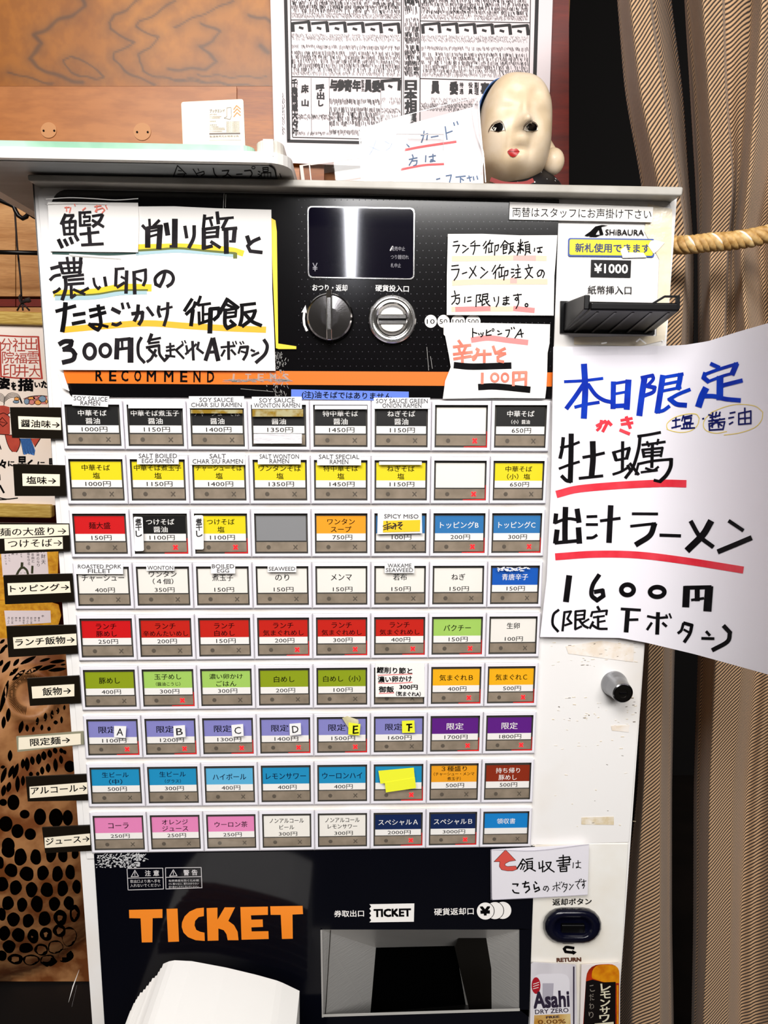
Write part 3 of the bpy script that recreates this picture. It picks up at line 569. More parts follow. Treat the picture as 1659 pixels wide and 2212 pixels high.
for r, row in enumerate(ROWS):
    for c, it in enumerate(row):
        dy = (BL_[1] - BL_[0]) * 0 if r == 0 else 11.5
        q = [corner(r, c, dy), corner(r, c + 1, dy), corner(r + 1, c + 1), corner(r + 1, c)]
        def bil(u, v, q=q): return ((q[0][0] * (1 - u) + q[1][0] * u) * (1 - v) + (q[3][0] * (1 - u) + q[2][0] * u) * v, (q[0][1] * (1 - u) + q[1][1] * u) * (1 - v) + (q[3][1] * (1 - u) + q[2][1] * u) * v)
        def FC(Yc, bil=bil): return lambda u, v, l: P(*bil(u, v), Yc - l)
        def loop(u0, v0, u1, v1, Yc): return [P(*bil(u, v), Yc) for u, v in ((u0, v0), (u1, v0), (u1, v1), (u0, v1))]
        loops = [loop(.006, .0, .994, .995, .0075), loop(.006, .0, .994, .995, .0012), loop(.022, .02, .978, .975, 0.0), loop(.058, .082, .942, .925, 0.0), loop(.066, .092, .934, .916, .0045)]
        mb = MB(); vs = [v for L_ in loops for v in L_]
        for a, m in ((0, HOUSE), (1, HOUSE), (2, HOUSE)):
            mb.geo(loops[a] + loops[a + 1], [[i, (i + 1) % 4, (i + 1) % 4 + 4, i + 4] for i in range(4)], m)
        mb.geo(loops[3] + loops[4], [[i, (i + 1) % 4, (i + 1) % 4 + 4, i + 4] for i in range(4)], WFRAME); mb.geo(loops[4], [[0, 1, 2, 3]], DARKREC)
        btn = mb.build('menu_button', mach)
        # card
        col, ttl, price = it[:3]; lit = len(it) > 3; mt = CC[col]; F = FC(0.0036); mb = MB(); inkc = PAPER if col in WT else (DRED if col in ('red', 'brick') else (DNAVY if col in ('cyan', 'pale_cyan') else INKP))
        cv0, cvm, cv1 = .135, .505, .655
        uu0, uu1 = .088, .912
        R4 = lambda a, b, c_, d: [(a, b), (c_, b), (c_, d), (a, d)]
        if price == '' and col in (W_, 'grey'): mb.poly(R4(uu0, cv0, uu1, cv1), F, mt, 0, 0.0004)
        elif col == W_: mb.poly(R4(uu0, cv0, uu1, cv1), F, mt, 0, 0.0004)
        else: mb.poly(R4(uu0, cv0, uu1, cvm), F, mt, 0, 0.0004); mb.poly(R4(uu0, cvm, uu1, cv1), F, CARDW, 0, 0.0004)
        ls = ttl.split('|') if ttl else []
        cw = (lambda s: sum(0.55 if ord(ch) < 256 else 1 for ch in s) - 0.5 * (s[0] == '（') - 0.5 * (s[-1] == '）'))
        ys = {0: [], 1: [(.33 if col != W_ else .29)], 2: [.255, .415], 3: [.20, .32, .43]}[len(ls)]
        if col == W_ and r == 3: ys = [.325] if len(ls) == 1 else [.245, .40]
        for i, s in enumerate(ls):
            hh = .14 if len(ls) == 1 else .122; wper = .118 if len(ls) == 1 else .115
            if s.startswith('（') and len(s) > 4 and len(ls) > 1 or len(ls) == 3 and i: hh, wper = .085, .07
            if col == W_ and r == 8: hh, wper = .11, .088
            if r == 6: wper, hh = .15, .16
            wd = min(wper * cw(s), .76); cx = .5 if r != 6 or col == 'purple' else .41
            mb.text(s, R4(cx - wd / 2, ys[i] - hh / 2, cx + wd / 2, ys[i] + hh / 2), F, inkc, 0.0002, 0.008)
        if price: wd = .083 * len(price); yy = .585; mb.text(price, R4(.52 - wd / 2, yy - .052, .52 + wd / 2, yy + .052), F, INKP, 0.0002, 0.0)
        mb.build('label_card', btn)
        # lamp strip with its dot and cross
        mb = MB(); F2 = FC(0.0034); mb.poly(R4(.08, .685, .92, .885), F2, TAUPE, 0, 0.0006)
        n = 14; mb.poly([(.285 + .036 * math.cos(2 * math.pi * k / n), .79 + .045 * math.sin(2 * math.pi * k / n)) for k in range(n)], F2, DOTM, 0.0002)
        xm = REDLAMP if lit else DOTM
        for sg in (-1, 1):
            a, b = (.70, .79 - sg * .045), (.765, .79 + sg * .045); t_ = .011 if lit else .006
            mb.poly([(a[0] - t_, a[1] + sg * t_), (a[0] + t_, a[1] - sg * t_), (b[0] + t_, b[1] - sg * t_), (b[0] - t_, b[1] + sg * t_)], F2, xm, 0.0003 + sg * 2e-5)
        if lit: mb.poly([(.55, .905), (.925, .895), (.925, .60), (.932, .60), (.934, .915), (.55, .915)], F2, REDGLOW, 0.0004)  # red glow along the window edge, put in as an emissive sliver
        mb.build('lamp_strip', btn)
        mb = MB(); mb.poly(R4(.06, .085, .94, .922), FC(0.0014), COVER, 0); mb.build('clear_cover', btn)
        STK[(r + 1, c + 1)] = btn
for r in range(1, 10):
    y0, y1 = rowy(r, 0), rowy(r, 8); mb = MB()
    if r < 9: mb.poly([(BXL[r] + 4, y0 + 1), (BXR[r] - 1, y1 + 1), (BXR[r] - 3, y1 + 11), (BXL[r] + 7, y0 + 11)], flat(0.0048), WHITE2, t=0.002); mb.build('divider_strip', mach)
# small printed stickers and tags on single buttons
FK = flat(-0.0006); STKW = M('sticker_paper', '#f5f3f3', 0.4, coat=0.4)
def sticker(rc, q, lines, mat=STKW, ink=M('grey_print', '#4a484c', 0.5), h=9.5, name='sticker', l=0.0, frac=0.92, bold=0.004, label=None):
    if len(q) == 4 and not hasattr(q[0], '__len__'): q = [(q[0], q[1]), (q[2], q[1]), (q[2], q[3]), (q[0], q[3])]
    mb = MB(); mb.poly(q, FK, mat, l, 0.0004); n = len(lines)
    for i, s in enumerate(lines):
        v = (i + 0.5) / n * 0.84 + 0.08
        a = Vector(q[0]).lerp(Vector(q[3]), v); b = Vector(q[1]).lerp(Vector(q[2]), v)
        mx = max(len(t) for t in lines); f = frac * (len(s) / mx) ** 0.9; m = a.lerp(b, 0.5); d = (b - a) * f / 2
        mb.line(s, m.x - d.x, m.y - d.y, m.x + d.x, m.y + d.y, h, FK, ink, l + 0.0004, bold)
    return mb.build(name, STK[rc], label=label)
sticker((1, 1), [(156, 853), (236, 856), (233, 879), (156, 876)], ['SOY SAUCE', 'RAMEN'])
sticker((1, 2), (277, 873, 395, 882), []); sticker((1, 5), (680, 876, 793, 884), [])
sticker((1, 3), (408, 856, 527, 882), ['SOY SAUCE', 'CHAR SIU RAMEN']); sticker((1, 4), (544, 857, 652, 883), ['SOY SAUCE', 'WONTON RAMEN'])
sticker((1, 6), (807.5, 859, 929, 883), ['SOY SAUCE GREEN', 'ONION RAMEN'])
sticker((2, 2), (296, 977, 386, 1003), ['SALT BOILED', 'EGG RAMEN']); sticker((2, 3), (411, 977.5, 529.5, 1004), ['SALT', 'CHAR SIU RAMEN']); sticker((2, 4), (557, 979, 649.5, 1003), ['SALT WONTON', 'RAMEN']); sticker((2, 5), (685, 979, 780, 1005), ['SALT SPECIAL', 'RAMEN']); sticker((2, 6), (819, 997, 911, 1004), [])
sticker((4, 1), (164, 1217, 266, 1240), ['ROASTED PORK', 'FILLET'], h=8.5); sticker((4, 2), (316, 1220, 376.5, 1233), ['WONTON'], h=8.5); sticker((4, 3), (455.7, 1216.5, 508, 1239), ['BOILED', 'EGG'], h=8.5); sticker((4, 4), (578, 1221, 640, 1236), ['SEAWEED'], h=8.5); sticker((4, 6), (831, 1215, 895, 1238), ['WAKAME', 'SEAWEED'], h=8.5)
# film strips on the soy buttons, gold glare put into the colour
GOLD = M('gold_glare_film', '#caa23a', 0.25, 0.6, noise=(120, 0.4, 0.6), col2='#f1e6b0')
for rc, q in (((1, 3), (412, 885, 524, 893)), ((1, 4), (545, 884, 655, 900))): mb = MB(); mb.rect(*q, FK, GOLD, -0.0002, 0.0003); mb.build('film_strip', STK[rc])
mb = MB(); mb.rect(548, 937, 652, 958, FK, M('crinkled_film', '#e9e6ea', 0.12, coat=0.6, bump=(90, 1.0), stretch=(1, 1, 4)), -0.0003, 0.0003); mb.build('film_strip', STK[(1, 4)])
mb = MB()
for k in range(60): x = random.uniform(1072, 1140); y = 1225.5 + random.random() * 8 * (1 if x < 1130 else 0.4); mb.strip([Vector((x, y)), Vector((x + random.uniform(2, 7), y + random.uniform(-1, 1)))], 1.8, FK, STKW, k * 1e-6, 0)
mb.build('torn_sticker', STK[(4, 8)])['kind'] = 'stuff'
BL2 = M('brush_print', '#1b181a', 0.5)
for (rc, q) in (((3, 2), [(288.5, 1116), (308, 1117), (311, 1190), (291, 1191)]), ((3, 3), [(419, 1113), (439, 1113), (440, 1187), (420, 1187)])):
    mb = MB(); mb.poly(rpoly(q, 4), FK, STKW, 0, 0.0004); x = (q[0][0] + q[1][0]) / 2
    for i, ch in enumerate('煮干し'): mb.line(ch, x - 6 + i * .5, 1127 + i * 13, x + 7 + i * .5, 1126 + i * 13, 13, FK, BL2, 0.0005, 0.015)
    mb.build('sticker', STK[rc])
mb = MB(); mb.poly([(816, 1104), (911, 1105), (912, 1152), (815, 1154)], FK, STKW, 0, 0.0004); mb.poly([(828, 1125), (908, 1123), (907, 1148), (827, 1150)], FK, M('yellow_highlight', '#f8c81c', 0.5), 0.0005)
mb.line('SPICY MISO', 830, 1115, 904, 1115.5, 9, FK, M('grey_print'), 0.0006, 0.004); mb.strokes('505,925 555,905;530,893 532,905;512,935 560,922;508,948 562,932;535,915 535,950;570,905 585,910 570,940 560,938 570,925 595,922;588,912 585,945;603,902 628,900 605,915;600,920 632,915 608,935 625,945', (660, 830), 3.016, 5, FK, BL2, 0.0007); mb.build('sticker', STK[(3, 6)], label='white note with a yellow highlighter patch')
for rc, q, ch in (((7, 1), [(243,122),(328,124),(322,205),(243,200)], 'A'), ((7, 2), [(652,122),(732,117),(737,198),(655,204)], 'B'), ((7, 3), [(1052,116),(1133,109),(1137,190),(1058,197)], 'C'), ((7, 4), [(1452,108),(1530,102),(1533,180),(1455,188)], 'D')):
    z = [(170 + x / 3.19, 1530 + y / 3.19) for x, y in q]; sticker(rc, z, [ch], h=15, frac=0.55, name='letter_tag', ink=BL2)
STYL = M('yellow_note_paper', '#eef02e', 0.6)
for rc, q, st in (((7, 5), [(265,98),(347,110),(340,187),(262,180)], '300,122 298,172 w9;302,125 328,122 w7;300,148 325,145 w7;298,172 332,168 w7'), ((7, 6), [(632,88),(718,84),(722,168),(634,170)], '665,112 700,110 w8;682,112 680,155 w9;680,132 702,130 w7')):
    z = [(670 + x / 3.19, 1530 + y / 3.19) for x, y in q]; mb = MB(); mb.poly(z, FK, STYL, 0, 0.0004); mb.strokes(st, (670, 1530), 3.19, 8, FK, INKP, 0.0005); mb.build('letter_tag', STK[rc], label='yellow letter tag')
mb = MB(); mb.poly([(739, 1551), (750, 1547), (774, 1555), (775, 1562), (752, 1572)], FK, M('old_tape_scrap', '#e3d9b2', 0.4, noise=(90, 0.4, 0.6), col2='#c9bf94', bump=(80, 1.0)), -0.0001, 0.0003); mb.build('tape_scrap', STK[(7, 5)])
mb = MB()
for q in ([(470,432),(714,410),(722,490),(484,520)], [(514,512),(722,478),(730,550),(522,580)]):
    mb.poly([(670 + x / 3.19, 1530 + y / 3.19) for x, y in q], FK, STYL, 0.0002 * (q[0][0] > 500), 0.0004)
mb.build('yellow_note', STK[(8, 6)])

# ------------------------------------------------------------------ paper notices taped to the machine
def notice(name, label, q, Yp, mat, cat='notice', group=None, t=0.0005, r=0):
    c = [sum(p[0] for p in q) / len(q), max(p[1] for p in q)]; base = P(c[0], c[1], Yp)
    o = thing(name, label, cat, base, group); mb = MB(); mb.poly(rpoly(q, r) if r else q, flat(Yp), mat, 0, t); mb.build('paper', o); return o, flat(Yp)
INKS = M('marker_ink_soft', '#100d10', 0.6, spec=0.08, noise=(70, 0.35, 0.65), col2='#262226')
# left: bonito and egg rice
o, F = notice('paper_notice', 'white handwritten rice notice with yellow and teal underlining, under the smaller patch', [(104, 447), (300, 446), (375, 445.5), (470, 450), (586, 453), (588, 625), (592, 715), (595, 801), (127, 799), (116, 695), (108, 590)], 0.0008, PAPER)
mb = MB(); YU = M('yellow_marker', '#f4c414', 0.6); YO = M('amber_marker', '#f2b01c', 0.6); TE = M('teal_marker', '#a2c0c8', 0.6); OL = M('olive_overlap', '#5c6414', 0.6); DT = M('dark_teal', '#1e4640', 0.6)
D = (300, 440); SD = 5.53; C_ = (100, 430); SC = 6.9125; E_ = (110, 620); SE = 3.3857
mb.strokes('-20,520 250,515 500,510 800,530 1100,555 1230,590 w60', D, SD, 60, F, YU, 0.0001); mb.strokes('-20,590 250,568 480,560 800,580 1150,612 w44', D, SD, 44, F, TE, 0.00013); mb.strokes('-20,560 250,545 480,532 800,562 1150,592 w22', D, SD, 20, F, OL, 0.00016); mb.strokes('1150,600 1150,640 w40', D, SD, 40, F, OL, 0.00017)
mb.strokes('100,805 700,820 1000,822 1350,800 w34', C_, SC, 34, F, DT, 0.0001)
mb.strokes('140,1412 700,1392 1100,1322 1540,1325 w90', C_, SC, 90, F, YU, 0.0001); mb.strokes('150,1475 700,1462 1100,1400 1480,1385 w62', C_, SC, 62, F, TE, 0.00013); mb.strokes('130,1435 700,1425 1100,1365 1510,1358 w22', C_, SC, 22, F, OL, 0.00016)
mb.strokes('100,312 400,285 700,265 1000,285 1300,302 1560,312 w38', E_, SE, 38, F, YO, 0.0001)
mb.build('marker_underline', o)
mb = MB()
mb.strokes('''75,1035 190,1005 w42;60,1205 120,1150 205,1130 w38;110,1395 160,1370 200,1335 w36;190,955 530,945 w34;205,965 245,1105 w42;515,955 495,1100 w42;240,1035 515,1020 w26;310,875 345,1100 w36;410,875 420,1095 w34;515,885 508,935 w44;255,1108 520,1085 w28
250,1165 550,1130 w34;330,1208 555,1190 w32;330,1272 555,1255 w34;285,1180 290,1330 240,1495 w46;370,1290 375,1470 430,1430 w38;410,1350 570,1420 w34;625,1330 500,1395 w34
705,1185 725,1280 775,1340 800,1310 w32;870,1170 890,1290 w38;1030,1045 1155,1035 w30;1045,1040 1035,1290 w40;1060,1315 1160,1250 w36;1120,1160 1180,1190 w28;1200,1080 1190,1395 w44;1310,1090 1320,1405 w46;1300,1095 1490,1052 w32;1480,1055 1480,1200 1450,1285 w38;1345,1185 1420,1218 w28''', C_, SC, 36, F, INKS, 0.0003)
mb.strokes('''310,820 290,900 250,985 200,960 195,890 250,830 320,805 385,830 412,890 390,950 340,985 w32
125,190 130,265 w26;45,262 85,305 w30;240,200 175,265 w28;105,295 105,505 w54;105,290 265,268 w34;255,270 238,525 w54;135,330 215,315 w20;130,392 225,365 w22;325,245 343,360 w50;430,200 427,505 w58;375,508 430,510 w26;550,275 570,400 w34;660,270 655,400 600,520 w36
785,140 772,270 w32;780,182 880,165 w24;850,182 872,258 w26;935,105 948,230 w36;940,182 1125,165 w24;1050,185 1000,285 w34;775,300 775,530 w44;775,305 955,280 w30;942,295 935,395 w36;790,348 930,335 w20;790,402 930,388 w28;770,530 870,505 w34;865,455 965,520 w32;1040,305 1045,580 w50;1000,305 1165,290 w30;1145,300 1132,445 w44;1085,448 1140,450 w22
1295,395 1315,455 w42;1440,412 1360,450 1300,505 1330,565 1465,580 w34''', D, SD, 32, F, INKS, 0.0003)
mb.strokes('''150,1672 430,1595 w42;285,1560 270,1760 240,1965 w58;410,1730 570,1705 w42;395,1860 570,1825 w44;650,1660 860,1620 w42;660,1752 880,1690 w42;775,1590 810,1800 810,1890 770,1950 710,1920 645,1870 w46;640,1868 780,1872 915,1905 w34''', C_, SC, 44, F, INK, 0.0003)
mb.strokes('''450,160 500,185 w24;520,120 528,155 w17;560,118 572,150 w17;450,270 480,277 510,262 w20;595,195 670,185 665,235 645,272 w22;638,135 632,200 612,245 w22;705,150 745,205 w19;790,142 785,180 797,215 w20;805,165 885,145 w14;855,117 850,200 828,280 w20'''
, E_, SE, 20, F, INKS, 0.0003)
mb.strokes('''1030,90 978,172 w20;1055,112 1040,150 990,198 w20;1038,170 1025,278 w24;1093,70 1072,130 w18;1080,132 1165,120 w16;1112,125 1112,250 w16;1082,185 1085,265 w18;1082,268 1150,245 w18;1110,200 1150,196 w14;1168,165 1162,328 w30;1165,160 1228,155 1225,205 1192,238 w22
1290,88 1235,188 w24;1292,92 1370,150 w20;1290,130 1335,150 w16;1285,168 1355,155 1350,212 1285,222 w16;1280,190 1345,184 w12;1275,165 1272,265 1290,300 1340,275 w24;1312,245 1350,278 w18;1388,132 1493,120 w18;1398,138 1396,220 1382,278 w22;1402,188 1500,170 w16;1493,178 1470,230 1402,285 w22;1418,195 1470,250 1535,280 w22'''
, E_, SE, 20, F, INK, 0.0003)
mb.strokes('''65,415 100,397 150,397 140,430 95,455 w28;95,455 150,460 175,490 160,530 90,550 w28;485,385 480,518 w30;485,388 575,378 w20;582,382 582,540 w36;520,395 522,450 w15;490,455 575,445 w17;660,372 638,420 642,500 682,550 w19
735,347 715,400 w21;725,387 800,372 w14;715,412 790,402 w13;700,442 790,427 795,490 830,538 850,518 w17;718,455 770,505 w17;765,460 735,520 705,545 w17;845,440 900,430 w13;845,466 905,456 w13;872,412 875,500 850,515 840,500 905,508 w13;965,420 915,460 970,520 w14;958,397 965,412 w9;978,392 986,408 w9
990,430 1000,482 w14;1035,400 1042,530 w17;985,490 1062,418 w13;1080,405 1070,450 1112,482 w15;1180,380 1132,530 w24;1187,380 1222,530 w28;1150,477 1212,472 w18;1245,440 1345,430 w13;1298,402 1300,525 w18;1270,462 1248,502 w14;1320,460 1348,492 w14;1330,402 1336,420 w9;1350,397 1357,415 w9
1385,440 1372,482 w13;1385,440 1440,436 1430,490 1408,530 w17;1392,470 1432,482 w12;1382,402 1392,418 w9;1402,398 1410,412 w9;1465,460 1488,470 w14;1470,502 1518,480 w15;1560,388 1582,430 1565,490 1502,550 w21''', E_, SE, 18, F, INKS, 0.0003)
mb.ring(110 + 283 / SE, 620 + 470 / SE, 40 / SE, 52 / SE, 28 / SE, F, INKS, 0.0005); mb.ring(110 + 397 / SE, 620 + 463 / SE, 38 / SE, 44 / SE, 25 / SE, F, INKS, 0.0005)
mb.build('handwriting', o)
mb = MB(); mb.poly([(584, 470), (595, 476), (598, 500), (601, 742), (640, 748), (640, 754), (602, 754), (596, 752)], flat(0.0018), M('yellow_backing', '#f7cf2e', 0.5), 0, 0.0003); mb.build('yellow_backing', mach)
mb = MB(); mb.poly([(124, 800), (137, 806), (150, 845), (135, 838)], flat(0.0012), PAPER, 0, 0.0004); mb.build('paper_corner', o)
o, F = notice('paper_notice', 'small white taped patch with one black fish character and red readings', [(103, 436), (298, 438), (300, 480), (298, 545), (108, 543)], -0.0006, PAPER)
mb = MB(); mb.strokes('''285,232 225,365 w40;285,245 405,240 w32;400,245 340,330 w30;250,345 272,528 w36;255,345 435,328 w34;435,330 428,520 w34;262,432 430,418 w26;345,340 352,515 w26;275,522 440,515 w28;185,612 232,712 w46;272,608 312,682 w42;355,580 385,652 w42;435,550 468,608 w42
500,195 507,395 w36;500,202 660,192 w28;572,205 570,262 w24;552,265 650,258 645,322 560,328 w24;565,325 565,380 w24;505,392 660,380 w28;690,252 835,228 w28;840,235 790,330 695,405 w36;690,315 790,372 850,408 w32;505,522 780,490 w30;635,430 652,668 w48;530,682 845,665 w32''', C_, SC, 34, F, INKS, 0.0006)
mb.strokes('275,125 345,120 w12;300,115 302,180 w12;365,125 345,200 w14;420,75 430,100 w12;540,165 585,130 w14;720,112 820,98 w13;755,92 752,190 728,178 w13;735,165 840,130 872,160 830,208 w13;885,95 908,145 w13', C_, SC, 12, F, M('faded_red_ink', '#ee7a68', 0.6), 0.0006)
mb.build('handwriting', o)
mb = MB(); mb.poly([(92, 425), (300, 430), (301, 446), (98, 441)], flat(-0.0012), CLEAR, 0, 0.0); mb.poly([(110, 536), (300, 540), (300, 556), (180, 556), (112, 550)], flat(-0.0012), CLEAR, 0, 0.0)
mb.strokes('100,430 150,427 200,429 250,432 298,429;102,441 160,439 230,441;150,549 200,552 260,556', (0, 0), 1, 1.6, flat(-0.0013), PAPER, 0); mb.build('clear_tape', o)
# lunch and topping notices
O1 = (955, 495); S1 = 5.977
zq = lambda pts, org, s: [(org[0] + x / s, org[1] + y / s) for x, y in pts]
o, F = notice('paper_notice', 'white handwritten notice with three lines and pale pink underlines', zq([(75,62),(520,60),(1000,80),(1488,78),(1470,350),(1450,600),(1440,1115),(760,1112),(60,1108),(62,600)], O1, S1), 0.0005, PAPER)
mb = MB(); PE = M('peach_marker', '#f0cdb2', 0.6); PK = M('pink_marker', '#ee8a88', 0.6); PP = M('pale_pink_marker', '#efb0a8', 0.6)
mb.strokes('145,382 500,378 920,372 w58;', O1, S1, 58, F, PE, 0.0001); mb.strokes('940,372 1190,374 w58', O1, S1, 58, F, PP, 0.00012); mb.strokes('1210,374 1330,378 w56;150,695 500,680 1340,678 w60', O1, S1, 58, F, PE, 0.00011); mb.strokes('900,665 945,665 w60', O1, S1, 60, F, PP, 0.00013); mb.strokes('140,1035 900,1030 w56', O1, S1, 50, F, PE, 0.0001); mb.strokes('190,1035 605,1025 w54;940,1025 1175,1048 w56', O1, S1, 55, F, PK, 0.00013); mb.build('marker_underline', o)
mb = MB(); mb.strokes('''150,165 205,155;140,215 225,205 180,300;265,205 310,225;340,245 265,305;425,150 370,190;365,215 490,210;425,175 420,260 400,325;570,155 530,215;600,180 540,250;575,220 560,310;620,140 600,200;600,185 660,178;640,185 635,290;605,240 602,300 650,288;680,215 730,200 720,260 700,280;685,215 677,335
810,145 755,235;810,150 860,190;790,205 840,200 835,255 795,260;795,230 835,228;790,210 790,315 830,300;870,190 925,175;880,190 880,270 860,320;885,225 920,215 900,280 860,315;880,240 945,300;985,175 1000,200;1040,165 1020,195;975,225 1050,205;1015,130 1008,310;970,335 1005,235;1010,235 1055,280;970,270 1050,255;1060,175 1115,160;1075,205 1130,195 1130,290;1075,200 1080,295;1080,230 1125,225;1080,260 1125,255;1080,290 1130,285;1085,300 1070,335;1120,295 1145,310
1195,245 1190,285;1225,245 1295,232;1260,235 1265,290 1240,300 1238,285 1288,298
125,475 210,465;120,522 220,515 195,600 155,660;260,575 320,555;435,475 395,560 350,630;360,495 440,605;505,492 550,530;590,545 495,630;690,465 645,545;720,500 660,580;695,530 685,638;750,455 725,510;730,500 800,490;770,495 765,610;735,550 737,620 790,600;810,540 852,532 845,590 820,600;812,540 797,655;895,515 930,518;890,560 925,558;900,620 935,590;975,455 985,490;945,525 1010,510;950,565 1010,555;980,510 977,620;940,628 1020,618
1115,455 1122,490;1070,512 1170,492;1150,500 1120,580 1070,640;1090,520 1120,580 1172,625;1290,540 1275,590 1240,610 1228,570 1260,530 1300,530 1320,570 1300,625
160,795 170,840;120,870 225,845;175,862 165,920 125,970;170,890 225,888 222,940 200,968 180,955;295,875 290,945;330,882 375,875;325,932 375,922;445,850 437,1000;445,852 500,845 480,895 505,930 460,942;525,840 515,980;525,842 590,832 585,900 525,910;525,872 585,865;515,985 555,960;560,910 585,960 620,990;605,925 570,950;670,880 680,930;730,870 725,940 698,1000;790,890 865,880;790,922 860,912;830,865 835,950 820,975 785,970 795,948 870,965
920,855 1025,842;975,835 985,890 965,920 940,905 960,880 985,905 985,960 955,1025''', O1, S1, 12.5, F, INKP, 0.0003); mb.ring(955 + 1090 / S1, 495 + 980 / S1, 3, 3.3, 2.6, F, INKP, 0.0004); mb.build('handwriting', o)
o, F = notice('paper_notice', 'white handwritten topping notice with orange characters and thick black bars', zq([(20,1205),(600,1212),(1395,1228),(1388,1470),(1362,1600),(1356,1850),(1345,2060),(1330,2185),(700,2180),(10,2190),(40,1960),(112,1780),(90,1640),(40,1380),(20,1360)], O1, S1), 0.0002, PAPER)
mb = MB(); mb.strokes('395,1430 600,1405 850,1435 1090,1462 w60', O1, S1, 60, F, PK, 0.0001); mb.strokes('175,1758 400,1775 870,1762 w70;490,2038 700,2032 1115,2072 w70', O1, S1, 74, F, INK, 0.0001); mb.build('marker_underline', o)
mb = MB(); mb.strokes('395,1280 395,1395;400,1330 450,1345;470,1345 480,1365;500,1340 507,1360;532,1335 520,1375 500,1390;575,1300 570,1372 635,1365;580,1335 630,1308;715,1310 740,1322;720,1360 770,1345;820,1305 872,1300 855,1365 835,1392;895,1270 900,1290;925,1265 935,1285;1015,1290 975,1350 940,1405;1015,1290 1030,1395;970,1362 1050,1345', O1, S1, 12.5, F, INKP, 0.0003); mb.ring(955 + 658 / S1, 495 + 1300 / S1, 2.3, 2.6, 1.8, F, INKP, 0.0004)
OG = M('orange_red_marker', '#e8705a', 0.6, noise=(60, 0.4, 0.6), col2='#ec8a74')
mb.strokes('215,1440 250,1490;150,1520 365,1497;215,1530 230,1590;310,1510 280,1580;150,1615 385,1587;155,1675 370,1640;260,1590 262,1715;445,1545 470,1560 430,1660 405,1685 400,1650 470,1620 630,1612;545,1565 545,1715;660,1515 690,1600 810,1540;690,1600 815,1605 720,1650 722,1700 790,1712;520,1862 517,1990;920,1855 920,2015;920,1852 1085,1848 1080,2012;1000,1860 995,1940;925,1952 1070,1932', O1, S1, 30, F, OG, 0.0003)
for cx, rx in ((680, 46), (812, 42)): mb.ring(955 + cx / S1, 495 + 1915 / S1, rx / S1, 52 / S1, 28 / S1, F, OG, 0.0005)
mb.build('handwriting', o)
# money-change strip
o, F = notice('printed_strip', 'white printed strip sticker at the top right corner above the bill slot', [(1101, 436), (1411, 447), (1409, 480), (1100, 474)], 0.0025, PAPER, 'sticker'); mb = MB(); mb.line('両替はスタッフにお声掛け下さい', 1107, 458, 1407, 463, 21, F, M('dark_print'), 0.0002, 0.0); mb.build('lettering', o)
# egg-rice note over a button
o, F = notice('paper_notice', 'small handwritten note covering a button in the sixth row', zq([(455,703),(775,700),(777,922),(456,922)], (660, 1200), 3.016), -0.0012, PAPER)
mb = MB(); PX = lambda x, y: (660 + x / 3.016, 1200 + y / 3.016)
for st, x0, y0, x1, y1, h in (('鰹削り節と', 465, 745, 695, 752, 13), ('濃い卵かけ', 472, 808, 692, 802, 13), ('御飯', 478, 872, 575, 872, 13), ('300円', 612, 856, 730, 858, 10), ('（気まぐれA）', 590, 900, 750, 903, 10)):
    a = PX(x0, y0); b = PX(x1, y1); mb.line(st, a[0], a[1], b[0], b[1], h, F, INKP, 0.0005, 0.022)
mb.strokes('472,780 590,775 695,772;475,832 590,832 695,825;480,898 575,895', (660, 1200), 3.016, 5, F, PK, 0.0003); mb.build('handwriting', o)
# receipt notice in a clear sleeve
O2 = (1040, 1820); S2 = 5.184
o, F = notice('laminated_notice', 'laminated receipt notice with a red bent arrow beside the lower black panel', zq([(112,78),(1205,22),(1190,585),(118,640)], O2, S2), -0.001, PAPERV, r=3)
mb = MB(); arr = [(270,80),(385,200),(312,212),(268,235),(262,255),(290,268),(385,262),(402,298),(350,318),(290,318),(225,305),(200,268),(205,215),(140,215)]
mb.poly(zq(arr, O2, S2), F, M('red_arrow', '#e0574c', 0.5), 0.0002); z = zq(arr, O2, S2)
for i in range(len(z)): mb.strip([Vector(z[i]), Vector(z[(i + 1) % len(z)])], 0.8, F, INKP, 0.0003)
mb.strokes('''465,185 430,245 400,290 w13;465,185 515,240;430,238 490,240;462,250 438,300;485,262 465,305 w10;500,190 575,178;512,215 570,210 570,285 512,288 512,215;515,238 565,236 w9;515,262 565,260 w9;525,290 480,325;550,290 605,320;645,220 650,290;685,205 685,330;645,292 705,268;720,225 780,220 755,280 700,325;725,240 760,290 815,330;870,172 985,160;842,207 1000,187 w14;870,232 985,224;855,258 990,247;915,140 917,270;985,162 985,224;880,275 955,270 955,322 885,325 880,275;885,298 955,295''', O2, S2, 12, F, INKP, 0.0003)
mb.strokes('1030,225 1025,285;1055,232 1112,222;1082,200 1085,275 1062,285 1068,270 1115,285;730,495 712,535 692,525 705,492 740,490 755,520 735,550;800,492 880,472;840,445 845,545;820,505 800,532;860,500 882,520;875,445 880,458;895,440 900,452;925,450 905,500;925,472 960,465 950,520 922,555;925,492 955,510;985,465 1002,480;1030,470 985,530;1050,442 1102,430 1070,480 1092,520;1098,412 1105,424;1115,406 1122,418;1112,442 1172,430;1145,415 1150,470 1130,485 1135,465 1155,480 1140,515', O2, S2, 7.5, F, INKP, 0.0003)
mb.strokes('350,465 410,465 400,487;350,532 370,560 420,567;460,462 530,450;495,435 480,500 530,490 538,525 495,562;600,440 620,460;588,470 595,522 640,500 650,530 600,552', O2, S2, 13, F, INKP, 0.0003); mb.build('handwriting', o)
